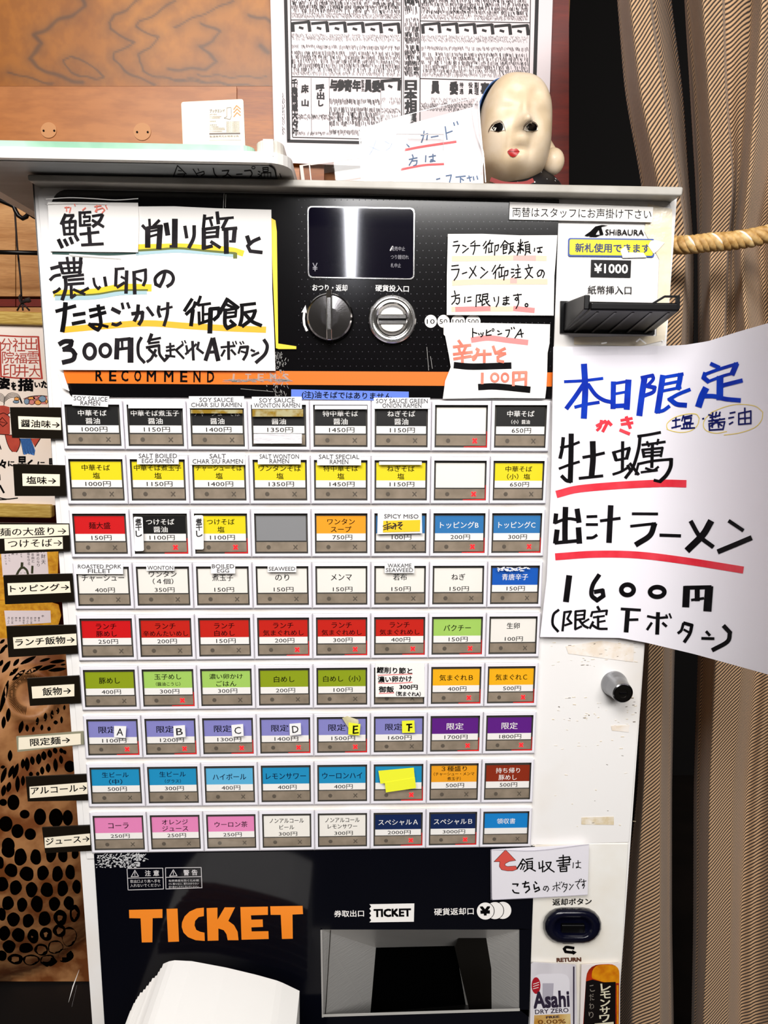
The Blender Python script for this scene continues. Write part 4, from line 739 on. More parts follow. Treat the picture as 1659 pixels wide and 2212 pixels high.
mb = MB(); mb.poly(rpoly(zq([(105,70),(600,85),(1215,12),(1198,592),(590,632),(108,650)], O2, S2), 3), flat(-0.002), CLEAR, 0); mb.strokes('112,78 600,92 1205,20;105,80 108,640;120,642 590,620 1190,585', O2, S2, 4, flat(-0.0021), M('sleeve_edge', '#b9b4c2', 0.3), 0); mb.build('clear_sleeve', o)
# drink pictures at the bottom
o, F = notice('picture_card', 'laminated picture card of a silver beer can below the return button', [(1147, 2083), (1152, 2079), (1244, 2084), (1247, 2212), (1248, 2330), (1143, 2330)], 0.0022, M('silvery_print', '#cfc9d0', 0.3, noise=(20, 0.35, 0.65), col2='#f2eef2', stretch=(1, 1, 0.3)), 'picture card')
mb = MB(); BW = M('can_white', '#eeeaf0', 0.35); mb.poly(rpoly([(1152, 2104), (1230, 2104), (1234, 2330), (1150, 2330)], [18, 18, 1, 1]), F, BW, 0.0002); mb.poly([(1172, 2124), (1196, 2124), (1194, 2170), (1172, 2176)], F, M('can_grey', '#b9b4c0', 0.35), 0.0003); mb.poly([(1154, 2193), (1232, 2190), (1236, 2330), (1150, 2330)], F, M('can_gold', '#c9923a', 0.35, noise=(60,), col2='#e6cb8c'), 0.0003)
mb.disc(1158, 2129, 9.5, 18, F, M('red_seal', '#b21426', 0.4), 0.0004); mb.strokes('1152,2126 1164,2122;1152,2131 1164,2127;1152,2136 1163,2133', (0, 0), 1, 1.2, F, PAPER, 0.0005)
mb.line('Asahi', 1153, 2161, 1229, 2157, 34, F, M('can_print', '#2c2238', 0.4), 0.0005, 0.03); mb.line('DRY ZERO', 1156, 2186, 1228, 2182, 9.5, F, M('can_print'), 0.0005, 0.01); mb.line('FREE', 1180, 2198, 1208, 2196, 4.5, F, M('can_print'), 0.0006, 0.03)
mb.line('0.00%', 1162, 2208, 1222, 2206, 9, F, M('gold_print', '#7c4a12', 0.4), 0.0006, 0.01); mb.rect(1238, 2088, 1241, 2330, F, M('can_print'), 0.0003); mb.build('printed_picture', o)
mb = MB(); mb.poly([(1145, 2077), (1247, 2080), (1250, 2340), (1141, 2340)], flat(0.0012), CLEAR, 0); mb.build('clear_sleeve', o)
o, F = notice('picture_card', 'dark picture card of a lemon sour bottle beside the curtain at the bottom edge', [(1256, 2084), (1340, 2080), (1338, 2330), (1250, 2330)], 0.0024, M('pale_card', '#e9dfdc', 0.4), 'picture card')
mb = MB(); mb.poly(rpoly([(1268, 2084), (1338, 2082), (1336, 2330), (1252, 2330)], [30, 24, 1, 1]), F, M('bottle_red', '#b8300e', 0.35, noise=(60,), col2='#7c1606'), 0.0002); mb.poly(rpoly([(1279, 2084), (1338, 2084), (1338, 2124), (1304, 2122), (1278, 2113)], [22, 20, 2, 10, 4]), F, M('bottle_amber', '#e0930c', 0.35, noise=(90,), col2='#c46c04'), 0.0004)
mb.poly([(1266, 2120), (1280, 2116), (1304, 2122), (1330, 2121), (1328, 2330), (1254, 2330)], F, M('bottle_black', '#0b0606', 0.35), 0.0005); mb.rect(1332, 2128, 1336, 2212, F, M('bottle_amber'), 0.0005)
LS = M('bone_print', '#d9d2b8', 0.4)
for i, ch in enumerate('レモンサワ｜'): mb.line(ch, 1298 - i * .6, 2133 + i * 17, 1319 - i * .6, 2131 + i * 17, 15, F, LS, 0.0008, 0.02)
for i, ch in enumerate('こだわり'): mb.line(ch, 1274 - i * .6, 2136 + i * 19, 1284 - i * .6, 2134 + i * 19, 14, F, M('faded_print', '#8d847a', 0.4), 0.0008, 0.0)
mb.build('printed_picture', o)

# ------------------------------------------------------------------ the big oyster notice, one edge curling towards the room
def ycurl(x):
    t = max(0.0, (x - 1400) / 259.0); return -0.0022 - 0.105 * t ** 1.7
def lerp_poly(pts, x):
    for (a, b), (c, d) in zip(pts, pts[1:]):
        if x <= c: return b + (d - b) * (x - a) / (c - a)
    (a, b), (c, d) = pts[-2:]; return b + (d - b) * (x - a) / (c - a)
TOPP = [(1190, 749), (1440, 747), (1480, 745), (1530, 737), (1590, 718), (1659, 698), (1760, 668)]; BOTP = [(1160, 1376), (1340, 1378), (1395, 1388), (1500, 1413), (1580, 1435), (1659, 1457), (1760, 1486)]
FSG = lambda x, y, l: P(x, y, ycurl(x) - l)
o = thing('paper_notice', 'big white oyster ramen notice with blue heading, curling off the machine over the curtain', 'notice', P(1300, 1376, -0.002))
mb = MB(); nx, ny = 44, 10
def lefty(y): return lerp_poly([(740, 1195.5), (1040, 1191), (1250, 1181), (1390, 1165)], y)
sheets = [[], []]
for sgn in (0, 1):
    for j in range(ny + 1):
        for i in range(nx + 1):
            u = i / nx; v = j / ny; yy = 749 + 627 * v; xx = lefty(yy) * (1 - u) + 1745 * u; y = lerp_poly(TOPP, xx) * (1 - v) + lerp_poly(BOTP, xx) * v
            sheets[sgn].append(FSG(xx, y, 0) + Vector((0, 0.0004 * sgn, 0)))
gf = [[j * (nx + 1) + i, j * (nx + 1) + i + 1, (j + 1) * (nx + 1) + i + 1, (j + 1) * (nx + 1) + i] for j in range(ny) for i in range(nx)]
bnd = list(range(nx + 1)) + [j * (nx + 1) + nx for j in range(1, ny + 1)] + [ny * (nx + 1) + i for i in range(nx - 1, -1, -1)] + [j * (nx + 1) for j in range(ny - 1, 0, -1)]; nb = len(bnd)
mb.geo(sheets[0], gf, PAPERV, True); mb.geo(sheets[1], [f[::-1] for f in gf], PAPERV, True)
mb.geo([sheets[0][i] for i in bnd] + [sheets[1][i] for i in bnd], [[i, (i + 1) % nb, nb + (i + 1) % nb, nb + i] for i in range(nb)], PAPERV); mb.build('paper', o)
A_ = (1180, 740); SA = 3.4635; B_ = (1180, 700); SB = 2.836
mb = MB()
mb.strokes('''140,292 275,285 420,268 w18;283,172 292,350 282,555 w38;280,310 220,400 155,488 w28;315,315 370,390 430,430 488,445 w24;218,482 300,462 392,447 w20
503,302 500,485 w32;495,308 620,288 w18;615,290 603,488 w38;505,385 600,368 w16;505,475 610,470 w28;735,268 715,400 698,535 w38;715,262 795,245 800,275 760,320 w22;755,325 812,335 800,370 740,395 w24
872,255 850,400 832,515 w36;865,262 1020,235 w20;1005,240 998,285 985,342 w32;880,312 1000,288 w18;880,360 1005,335 w18;825,518 875,508 918,478 w22;918,425 990,385 1072,352 w22;925,422 975,460 1042,468 w30
1235,160 1290,185 w24;1188,232 1178,262 1212,290 w28;1190,236 1290,200 1430,157 w20;1420,165 1392,232 w34;1215,290 1320,250 1385,232 w18;1300,265 1298,415 w42;1320,320 1460,285 w26;1190,350 1165,400 1142,468 w42;1180,400 1260,402 1340,422 1445,432 w28''', A_, SA, 30, FSG, BLUEINK, 0.0004); mb.build('blue_heading', o, label='blue handwritten heading')
mb = MB(); mb.strokes('380,622 440,590 455,605 425,662 w20;412,585 405,630 382,655 w18;462,590 485,615 w20;562,582 640,567 w17;565,612 645,600 w18;600,558 628,638 w20;555,655 620,682 w20', A_, SA, 20, FSG, REDINK, 0.0004); mb.strokes('75,1040 200,1010 450,988 700,976 845,978 w38;68,1425 300,1410 560,1415 850,1450 1195,1505 w36', B_, SB, 36, FSG, REDINK, 0.0003); mb.build('red_marks', o)
mb = MB(); mb.strokes('945,585 1000,575;970,560 970,635;940,638 1005,622;1027,545 1015,585;1022,560 1090,545;1035,570 1085,562 1080,595 1037,600 1035,570;1025,610 1100,605;1030,610 1030,640;1052,608 1052,640;1075,606 1075,640;1010,643 1110,638;1170,570 1178,568;1215,540 1235,545;1225,560 1300,545;1245,525 1240,590;1272,520 1265,560;1300,520 1290,550;1215,587 1335,570;1218,605 1222,655;1222,605 1335,592 1322,650;1245,600 1242,635;1285,600 1290,635;1240,570 1315,622;1300,570 1230,625;1220,655 1320,648;1375,528 1412,520;1365,565 1402,558;1370,610 1395,595;1440,530 1440,612;1440,530 1530,512 1530,608;1485,490 1487,608;1440,570 1530,562;1440,612 1530,605', A_, SA, 10, FSG, NAVYINK, 0.0004)
mb.strokes('905,650 905,605 960,560 1050,535 1120,535 1145,565 1130,620 1080,660 1000,672 920,655 905,640;1240,520 1340,480 1440,462 1560,475 1620,520 1610,580 1560,635 1450,675 1330,692;1240,520 1190,570 1175,620 1200,660 1270,678 1350,665', A_, SA, 5, FSG, M('yellow_pencil', '#e9cf62', 0.7), 0.0003); mb.build('small_note', o, label='small navy words circled in yellow')
mb = MB(); mb.strokes('''127,715 120,790 105,860 w22;110,785 180,770 245,745 w16;187,692 185,860 180,1035 w32;100,942 170,915 245,892 w16;180,1038 150,1030 118,1000 w22;278,858 350,845 432,826 w18;348,750 350,870 340,990 w36;250,1015 420,997 w18
505,820 522,875 w22;507,822 625,787 w15;620,795 602,865 w22;522,880 605,864 w15;572,745 570,955 w20;502,985 560,965 615,932 w16;610,920 635,965 w18;688,700 760,690 852,672 w17;702,705 690,800 650,930 595,1010 w20;718,765 800,755 888,742 w15;755,742 768,775 w14;838,725 830,760 w14
722,800 732,855 w18;722,802 870,787 858,850 w15;735,852 860,840 w13;795,765 790,930 w20;728,826 860,815 w12;690,905 670,985 w15;692,907 800,885 935,872 w16;935,872 930,930 900,990 855,1035 w24;852,1040 810,1030 w18;745,940 800,955 838,930 w14;712,970 830,955 w14;628,905 690,985 w17''', A_, SA, 18, FSG, INK, 0.0005)
mb.build('handwritten_line', o); mb = MB(); mb.strokes('''118,1130 115,1235 115,1335 w28;60,1168 55,1215 w22;55,1217 130,1192 205,1202 w15;190,1140 200,1208 w26;66,1268 58,1335 w26;58,1340 208,1326 w18;198,1255 203,1335 w28;252,1180 308,1178 w14;248,1228 312,1228 w14;252,1310 285,1308 308,1294 w15;335,1205 450,1190 w15;395,1120 385,1330 w28
530,1162 680,1163 w14;520,1238 668,1222 w14;662,1228 635,1295 555,1348 w28;700,1293 820,1297 w16;888,1212 940,1300 1018,1362 w22;1005,1215 960,1290 870,1380 w34;1122,1208 1202,1262 w19;1250,1312 1160,1350 1058,1392 w26''', B_, SB, 18, FSG, INK, 0.0005); mb.build('handwritten_line', o); mb = MB(); mb.strokes('''140,1550 122,1692 w30;322,1540 285,1600 278,1660 312,1692 350,1665 345,1632 300,1640 w22;860,1618 855,1722 w36;855,1615 1005,1612 w20;997,1620 988,1745 w42;925,1632 925,1688 w26;892,1690 962,1680 w13''', B_, SB, 18, FSG, INK, 0.0005)
for cx, cy, rx, ry, wd in ((498, 1628, 38, 32, 28), (680, 1641, 44, 30, 28)): mb.ring(1180 + cx / SB, 700 + cy / SB, rx / SB, ry / SB, wd / SB, FSG, INK, 0.0006)
mb.build('handwritten_line', o); mb = MB(); mb.strokes('''75,1752 45,1780 40,1840 72,1882 w13;112,1765 100,1878 w12;112,1765 152,1760 130,1805 155,1832 115,1845 w11;180,1762 178,1868 w12;180,1760 237,1755 232,1805 182,1812 w11;182,1784 232,1780 w9;178,1870 215,1852 w11;205,1815 228,1845 255,1860 w12;260,1808 215,1835 w10;315,1732 325,1750 w13;275,1790 282,1765 372,1755 368,1780 w11;290,1797 355,1788 w10;318,1790 318,1855 w12;322,1825 360,1818 w10;287,1825 268,1862 w12;285,1845 320,1865 372,1867 w12
462,1745 575,1752 w14;500,1750 490,1880 w24;498,1812 560,1810 w13;622,1790 680,1800 742,1796 w12;685,1772 680,1895 w20;645,1832 620,1870 w13;715,1832 735,1850 w13;735,1782 742,1800 w9;755,1775 765,1800 w9;840,1835 828,1875 810,1892 w14;845,1832 892,1845 880,1895 848,1945 w17;845,1872 880,1892 w11;982,1885 1000,1905 w14;955,1925 1025,1927 w14;1090,1852 1125,1890 1110,1945 1022,1995 w22''', B_, SB, 18, FSG, INK, 0.0005)
mb.build('handwritten_line', o)
mb = MB(); mb.poly([(1236, 728), (1440, 724), (1440, 765), (1238, 768)], flat(-0.0036), CLEAR, 0); mb.strokes('1375,738 1382,732 1395,742;1430,735 1436,742 1428,752;1300,742 1310,740', (0, 0), 1, 2.5, flat(-0.0038), PAPER, 0); mb.build('clear_tape', o)

# ------------------------------------------------------------------ category tabs at the left edge
TABK = M('black_tape', '#020202', 0.25, spec=0.25, noise=(30, 0.55, 0.8), col2='#17120c', bump=(40, 0.4)); TABO = M('grey_clear_tape', '#8d8a74', 0.2)
tabs = [('soy', '醤油味→', [(21,879.5),(131.6,880),(136,948),(26,946)], [(39,899),(131,902),(132,929),(40.4,926.5)], (45,914,129,917), 16, 'black row tab reading soy sauce flavour, topmost of the tabs'),
 ('salt', '塩味→', [(28,1002.7),(140,1005),(143,1071.5),(32,1071.5)], [(48,1023),(129,1024.5),(129.3,1050),(49,1049.7)], (57,1037,121,1038), 16, 'black row tab with white salt flavour strip beside the yellow card row'),
 ('top', 'トッピング→', [(7,1243),(155.6,1239),(160,1299.6),(11,1305.5)], [(16,1260),(150.4,1255.6),(152.8,1280),(17.6,1286)], (22,1272,149,1267.5), 15, 'black row tab reading toppings, beside the white card row'),
 ('lunch', 'ランチ飯物→', [(13.6,1353),(163.4,1350),(168,1411.7),(18.3,1420)], [(28,1377),(164.5,1368.7),(165.7,1393.6),(30,1401.6)], (33,1388,161,1381), 16, 'black row tab reading lunch rice dishes, beside the red card row'),
 ('rice', '飯物→', [(58,1465.8),(170.4,1459.4),(174.4,1519),(64.6,1525)], [(68,1483.4),(160.5,1478),(160.5,1504),(70,1509)], (92,1494.5,153,1491), 17, 'black row tab reading rice dishes, beside the green card row'),
 ('limited', '限定麺→', [(35,1591.5),(180,1580),(181,1608),(37.6,1624.4)], [(40,1593.4),(174,1584.5),(174.4,1608),(40,1619.7)], (65,1604,151,1597.5), 16, 'clear-taped cream row tab without black backing, beside the lavender card row'),
 ('alcohol', 'アルコール→', [(55,1678.5),(188,1672.6),(191,1729),(60,1731.4)], [(63.5,1699.7),(188,1690),(189,1715),(64.6,1724.3)], (67,1709,187,1701.5), 14, 'black row tab reading alcohol, beside the cyan card row'),
 ('juice', 'ジュース→', [(90.5,1788),(197.5,1783),(199.3,1838),(97.6,1843)], [(96,1809.7),(194,1800.7),(195,1825.4),(97,1831.8)], (99,1818.5,193,1811), 14, 'black row tab reading juice, lowest of the tabs, beside the pink cards')]
for key, st, qb, qp, tl, h, lab in tabs:
    o = thing('row_tab', lab, 'label', P(qb[2][0], qb[2][1], 0.0018), 'row tabs at the left edge of the machine'); Ft = flat(0.0018)
    mb = MB(); mb.poly(qb, Ft, TABO if key == 'limited' else TABK, 0, 0.0016); mb.build('backing', o)
    mb = MB(); mb.poly(qp, Ft, CREAM, 0.0003, 0.0002); mb.line(st, *tl, h, Ft, INKP, 0.0005, 0.012); mb.build('paper_strip', o)
o = thing('row_tab', 'wide double row tab reading large noodle portion and dipping noodles', 'label', P(100, 1190, 0.0018), 'row tabs at the left edge of the machine'); Ft = flat(0.0018)
mb = MB(); mb.poly([(-30, 1129), (149, 1131), (151, 1190), (-30, 1198)], Ft, TABK, 0, 0.0016); mb.build('backing', o)
mb = MB(); mb.poly([(-28, 1133), (148, 1133), (149, 1156), (-28, 1165)], Ft, CREAM, 0.0003, 0.0002); mb.line('麺の大盛り→', 0, 1149.5, 143, 1146, 17, Ft, INKP, 0.0005, 0.008); mb.build('paper_strip', o)
mb = MB(); mb.poly([(9.4,1164),(135,1160),(136,1185.5),(10.6,1189.5)], Ft, CREAM, 0.0005, 0.0002); mb.line('つけそば→', 17, 1174.5, 134, 1171.5, 17, Ft, INKP, 0.0007, 0.008); mb.build('paper_strip', o)

# ------------------------------------------------------------------ sumo ranking poster on the wall
YPO = WY - 0.010; FPO = flat(YPO)
o = thing('wall_poster', 'white sumo ranking sheet with dense black lettering in a thick black border', 'poster', P(890, 352, YPO))
PPAP = M('poster_paper', '#f0e2e4', 0.6)
mb = MB(); mb.poly([(578, -60), (584, 0), (593, 351), (880, 362), (1182, 368), (1194, 0), (1196, -60)], FPO, PPAP, 0, 0.0006); mb.build('paper', o)
PI = M('poster_ink', '#150d10', 0.6)
mb = MB()
for pts, wd in (([(615.5, -60), (617, 0), (623.5, 303.5)], 7.5), ([(620, 304.5), (1151, 316)], 6.5), ([(1162, -60), (1160, 0), (1151, 316)], 8), ([(626.5, -60), (627.5, 0), (632, 296)], 1.8), ([(632, 296.5), (1143, 308)], 1.8), ([(1147, -60), (1146, 0), (1140, 308)], 1.8), ([(867, -60), (867.5, 300)], 2), ([(871.5, -60), (872, 300)], 1.2), ([(908, -60), (907, 300)], 2), ([(628, 43), (867, 43.5)], 1.6), ([(908, 45), (1145, 49)], 1.6), ([(630, 165.5), (867, 169)], 1.8), ([(907, 169.5), (1143, 176)], 1.8), ([(672, 168), (673, 292)], .7), ([(711, 168), (712, 292)], .7), ([(822, 170), (823, 292)], .6)):
    mb.strip([Vector(p) for p in pts], wd, FPO, PI, 0.0004, 0)
mb.build('printed_border', o)
mb = MB()
def ticks(x0, x1, y0, y1, hh, dens, wd=1.1, slope=0.012, slant=0.35):
    y = y0
    while y + hh * 0.5 < y1:
        x = x0
        while x < x1:
            if random.random() < dens:
                h = hh * random.uniform(0.45, 1.0); yy = y + random.uniform(-1.5, 1.5) + slope * (x - 628); dx = random.uniform(-slant, slant) * 2 - 0.4
                mb.strip([Vector((x + dx, yy)), Vector((x - dx, yy + h))], wd * random.uniform(0.6, 1.3), FPO, PI, 0.0004, 0)
            x += random.uniform(1.5, 2.6)
        y += hh * 0.82
for x0, x1 in ((631, 864), (911, 1141)):
    ticks(x0, x1, -50, -4, 10, .75, 1.3); ticks(x0, x1, -6, 25, 10, .72, 1.35); ticks(x0, x1, 28, 40, 6, .8, .8)
    ticks(x0, x1, 73, 85, 5.5, .75, .6); ticks(x0, x1, 97, 107, 9, .85, .9); ticks(x0, x1, 110, 152, 11, .66, 1.15); ticks(x0, x1, 155, 165, 8, .8, .7)
ticks(713, 821, 213, 229, 13, .9, 1.3); ticks(713, 821, 231, 275, 12, .78, 1.3); ticks(713, 821, 280, 293, 11, .85, 1.1); ticks(824, 865, 209, 221, 8, .7, .6); ticks(824, 865, 232, 240, 6, .8, .9); ticks(824, 865, 246, 262, 8, .6, .7)
ticks(645, 670, 247, 256, 6, .9, 1.1); ticks(674, 710, 247, 256, 6, .9, 1.1); ticks(640, 710, 285, 293, 7, .85, .9); ticks(640, 643, 172, 285, 7, .8, .9, 0)
ticks(875, 905, -50, 8, 14, .95, 2.0); ticks(875, 905, 10, 36, 20, .6, 1.4); ticks(875, 905, 36, 52, 12, .7, 1.2); ticks(875, 905, 54, 76, 15, .85, 1.6); ticks(875, 905, 78, 92, 14, .9, 1.6); ticks(875, 905, 94, 166, 14, .85, 1.6)
ticks(910, 1040, 219, 236, 7, .8, 1.0); ticks(932, 1100, 208, 216, 6, .6, .6)
ticks(611, 612.5, 200, 294, 8, 1, 1.3, 0); ticks(614.5, 616, 205, 290, 8, .8, .7, 0)
pt = mb.build('fine_lettering', o); pt['kind'] = 'stuff'
mb = MB()
for k in range(6):
    x = 631 + k * 38.7; y = 48 + k * 0.8; mb.strokes(f'{x+4},{y+2} {x+36},{y-1} w4.5;{x+36},{y} {x+38},{y+18} w6;{x+16},{y+11} {x+23},{y+13} w4', (0, 0), 1, 4, FPO, PI, 0.0005)
    x = 912 + k * 38.2; y = 51 + k * 0.9; mb.strokes(f'{x+4},{y+2} {x+36},{y-1} w4.5;{x+36},{y} {x+38},{y+18} w6;{x+16},{y+11} {x+23},{y+13} w4', (0, 0), 1, 4, FPO, PI, 0.0005)
mb.strokes('632,50 633,66 w6;913,54 914,70 w6;825,175 863,172 w5;825,176 827,193 w6;863,174 862,193 w6;840,185 846,188 w4;1098,184 1134,182 w5;1134,184 1135,198 w6', (0, 0), 1, 5, FPO, PI, 0.0005)
def brush(ch, x0, y0, x1, y1, b=0.045): mb.text(ch, (x0, y0, x1, y1), FPO, PI, 0.0006, b)
for i, ch in enumerate('千穐萬歳大々叶'): brush(ch, 629.5 + i * .3, 171 + i * 17.4, 642 + i * .3, 187.5 + i * 17.4)
for ch, b in zip('床山', ((651, 183, 666, 200), (652, 215, 666, 229))): brush(ch, *b)
for ch, b in zip('呼出し', ((683, 182, 700, 196), (685, 199, 700, 214), (688, 217, 698, 229))): brush(ch, *b)
for ch, b in zip('与参寄年員委', ((713, 172, 728, 195), (728, 172, 744, 196), (744, 172, 760, 197), (762, 173, 779, 196), (788, 173, 803, 197), (804, 174, 822, 198))): brush(ch, *b, 0.05)
for ch, b in zip('監事主任', ((780.5, 172, 787, 182), (780.5, 183, 787, 190), (780.5, 191, 787, 197), (866, 167, 867, 168))): brush(ch, *b, 0.01)
for ch, b in zip('日本相撲協会', ((876, 174, 899, 194), (874, 195, 900, 215), (875, 216, 899, 240), (875, 241, 899, 262), (875, 263, 899, 284), (875, 285, 899, 300))): brush(ch, *b, 0.05)
for ch, b in zip('員委事理', ((932, 176, 949, 201), (972, 177, 989, 203), (1039, 179, 1056, 205), (1075, 180, 1096, 206))): brush(ch, *b, 0.05)
for ch, b in zip('待遇役員副理', ((993, 178, 1001, 189), (993, 192, 1001, 203), (1012, 178, 1021, 189), (1012, 192, 1021, 203), (1025, 178, 1034, 190), (1025, 191, 1034, 204))): brush(ch, *b, 0.02)
mb.build('brush_lettering', o)['kind'] = 'stuff'

# ------------------------------------------------------------------ things standing on the machine
# white tray with green taped rim, seen from below
YT = -0.045; FTY = flat(YT)
o = thing('upturned_tray', 'big white tray with green taped rim, overhanging the left end of the machine', 'tray', P(300, 372, 0.1))
zu = P(300, 346, YT).z
TW = M('tray_white', '#f2f0ee', 0.4, noise=(14, 0.4, 0.7), col2='#e2ddd6'); TG = M('green_tape', '#a9cdb8', 0.4, noise=(18, 0.4, 0.65), col2='#7fb094'); TGY = M('tray_underside_shade', '#a7acae', 0.5, noise=(7, 0.35, 0.7), col2='#868a8c', stretch=(1, 6, 1))
mb = MB(); ft = [(-160, 321), (545, 320), (549, 300), (600, 305), (632, 345), (626, 347.5), (600, 344.5), (-160, 349)]
xs0, xs1 = P(-160, 345, YT).x, P(626, 345, YT).x; yb = 0.24
def slab(zz0, zz1, x0, x1, y0, y1, mat, rr=0.02):
    pts = []
    for cx, cy, a0 in ((x1 - rr, y0 + rr, -90), (x1 - rr, y1 - rr, 0), (x0 + rr, y1 - rr, 90), (x0 + rr, y0 + rr, 180)):
        for k in range(7): a = math.radians(a0 + 15 * k); pts.append((cx + rr * math.cos(a), cy + rr * math.sin(a)))
    n = len(pts); return [(x, y, zz0) for x, y in pts] + [(x, y, zz1) for x, y in pts], [list(range(n))[::-1], [n + i for i in range(n)]] + [[i, (i + 1) % n, (i + 1) % n + n, i + n] for i in range(n)], mat
zT = P(300, 322, YT).z; zTT = P(300, 305, YT).z
mb.geo(*slab(zu, zT, xs0, xs1, YT, yb, TW)); mb.build('tray_body', o)
mb = MB(); mb.geo(*slab(zT, zTT, xs0 + 0.003, P(545, 320, YT).x, YT + 0.004, yb - 0.004, TG, 0.01)); mb.build('green_tape_rim', o)
mb = MB(); mb.geo(*slab(zT - 0.003, P(560, 299, YT).z, P(549, 320, YT).x, xs1 - 0.006, YT + 0.001, yb - 0.004, M('tray_cap', '#ede7dc', 0.4), 0.015)); mb.build('tray_corner_cap', o)
mb = MB(); mb.geo([(xs0 + 0.012, YT + 0.006, zu - 0.0005), (xs1 - 0.014, YT + 0.006, zu - 0.0005), (xs1 - 0.014, yb - 0.01, zu - 0.0005), (xs0 + 0.012, yb - 0.01, zu - 0.0005)], [[0, 3, 2, 1]], TGY); mb.build('underside', o)  # grey sheet puts the shade under the white tray into the colour
FU = lambda x, y, l: PZ(x, y, zu - 0.0007 - l)
mb = MB(); mb.strokes('''225,870 180,990 w9;225,870 325,965 w9;235,925 270,930 w8;225,965 310,962 290,995 w8;400,910 450,985 w8;455,905 465,930 w7;440,960 520,935 525,965 490,980 w8;625,900 640,960 670,995 w11
725,930 800,925 770,975 730,995 w10;780,960 830,995 w9;885,970 950,965 w9;975,930 1045,925 1060,960 1040,1000 w11;1130,935 1150,945 w8;1125,965 1145,972 w8;1130,1000 1160,975 w8;1180,895 1240,892 1240,935 1185,940 1180,895 w8;1183,915 1240,913 w6;1165,955 1165,995 w8;1165,955 1270,950 1270,995 w8;1200,955 1200,998 w6;1235,955 1235,998 w6;1255,870 1310,910 1330,990 w12;1370,960 1385,1000 w8''', (340, 190), 5.184, 9, FU, INKP, 0)
mb.ring(340 + 1075 / 5.184, 190 + 893 / 5.184, 3.6, 2.6, 1.6, FU, INKP, 0); mb.build('handwriting', o)
mb = MB(); mb.poly([(75, 366), (205, 371), (205, 384), (75, 380)], flat(0.0), M('brass_strip', '#c9a27c', 0.3, 0.3), 0, 0.18); sp = mb.build('spacer_board', base=P(140, 384, 0.0)); tag(sp, 'thin glossy brown board lying under the left end of the tray', 'board')
# book end
YB2 = 0.10; F = flat(YB2); o = thing('book_end', 'cream plastic book end with a printed label, standing behind the green tape rim', 'book end', P(460, 330, YB2))
mb = MB(); mb.poly(rpoly([(391, 220), (525.5, 213.5), (531, 345), (396, 345)], [6, 6, 1, 1]), F, M('cream_plastic', '#f2e4cf', 0.4, noise=(20, 0.4, 0.6), col2='#eadfc8'), 0, 0.002); mb.build('plate', o, bevel=0.0008)
mb = MB(); GP = M('label_grey_print', '#5a4a44', 0.5); mb.poly([(450, 228), (519, 224), (521, 302), (452, 303)], F, M('label_paper', '#efdfca', 0.5), 0.0003)
mb.line('ブックエンド', 453, 239.5, 485, 239, 7, F, GP, 0.0005, 0.02); mb.line('JAN 4542', 453, 247.5, 468, 247.3, 3.5, F, GP, 0.0005)
for (y, x1_) in ((252, 478), (255, 475), (262, 466), (270, 468), (274, 472), (277, 485), (280, 486), (284, 480)): mb.line('サイズ約材質原産国用途' if x1_ > 470 else '注意品名', 453, y, x1_, y - .3, 2.6, F, GP, 0.0005)
for i in range(8): mb.line('使用上のご注意直射日光', 489, 263.5 + i * 3, 517, 263 + i * 3, 2.4, F, GP, 0.0005)
mb.strip([Vector((453, 289)), Vector((518, 288))], 3, F, GP, 0.0005); mb.line('製造発売元お問合せ先', 453, 295, 516, 294, 4, F, GP, 0.0005)
mb.strokes('490,233 490,252;490,233 499,232 500,250;490,252 484,255 497,258 500,250', (0, 0), 1, 0.7, F, GP, 0.0005); mb.strokes('505,236 511,228 519,235;505,243 512,235 519,242;505,252 512,243 519,249', (0, 0), 1, 1.8, F, M('label_orange', '#d8843c', 0.5), 0.0005); mb.build('printed_label', o)
# card sleeve and clear pocket
YS = 0.03; lean = lambda d: (lambda x, y, l: P(x, y, YS + (392 - y) * 4.5e-5 + d - l)); F = lean(0); base = P(900, 392, YS)
o = thing('card_sleeve', 'clear sleeve holding a slanted handwritten card with red underlines, left of the doll', 'card', base)
zr = P(900, 402, YS)
mb = MB(); mb.poly(zq([(528,365),(760,320),(1193,205),(1215,420),(1225,690),(545,690)], (580, 150), 2.633), F, M('card_paper', '#f3ecee', 0.7), 0, 0.0005); mb.build('card', o)
mb = MB(); LB = M('faded_blue_ink', '#4a6488', 0.6)
mb.strokes('610,405 595,450 570,490;575,437 630,462;662,408 688,422;702,418 690,445 668,460;738,405 745,435;775,415 800,440;885,350 880,385 870,415;868,375 905,365 900,400;925,385 965,378;1005,325 1015,398;1012,362 1045,350;1053,302 1058,318;1072,296 1078,312;800,512 845,502;818,485 822,505 800,545;820,520 845,518 840,540 825,548;895,490 893,525;913,497 950,490;935,482 936,522 920,525 925,512 948,522;556,505 600,500;575,490 575,530;560,540 575,560;590,545 640,540;610,520 612,570;630,530 640,570;955,625 975,620;1010,605 1040,600 1030,640;1065,612 1120,606;1092,608 1092,655;1095,620 1110,630;1130,618 1155,612;1140,605 1148,635;1165,610 1168,628;1185,606 1190,625', (580, 150), 2.633, 6, F, LB, 0.0002)
mb.strokes('765,460 880,438 1065,411 w11;748,570 880,545 995,538 w10', (580, 150), 2.633, 11, F, M('faded_red_line', '#dc5a5e', 0.6), 0.0002); mb.build('handwriting', o)
mb = MB(); mb.poly(zq([(512,355),(700,280),(1185,152),(1205,170),(1238,690),(530,690)], (580, 150), 2.633), lean(-0.004), CLEAR, 0)
mb.poly(zq([(512,355),(700,280),(1185,152),(1193,205),(760,320),(528,365)], (580, 150), 2.633), lean(-0.003), M('clear_film'), 0)
mb.build('clear_sleeve', o)
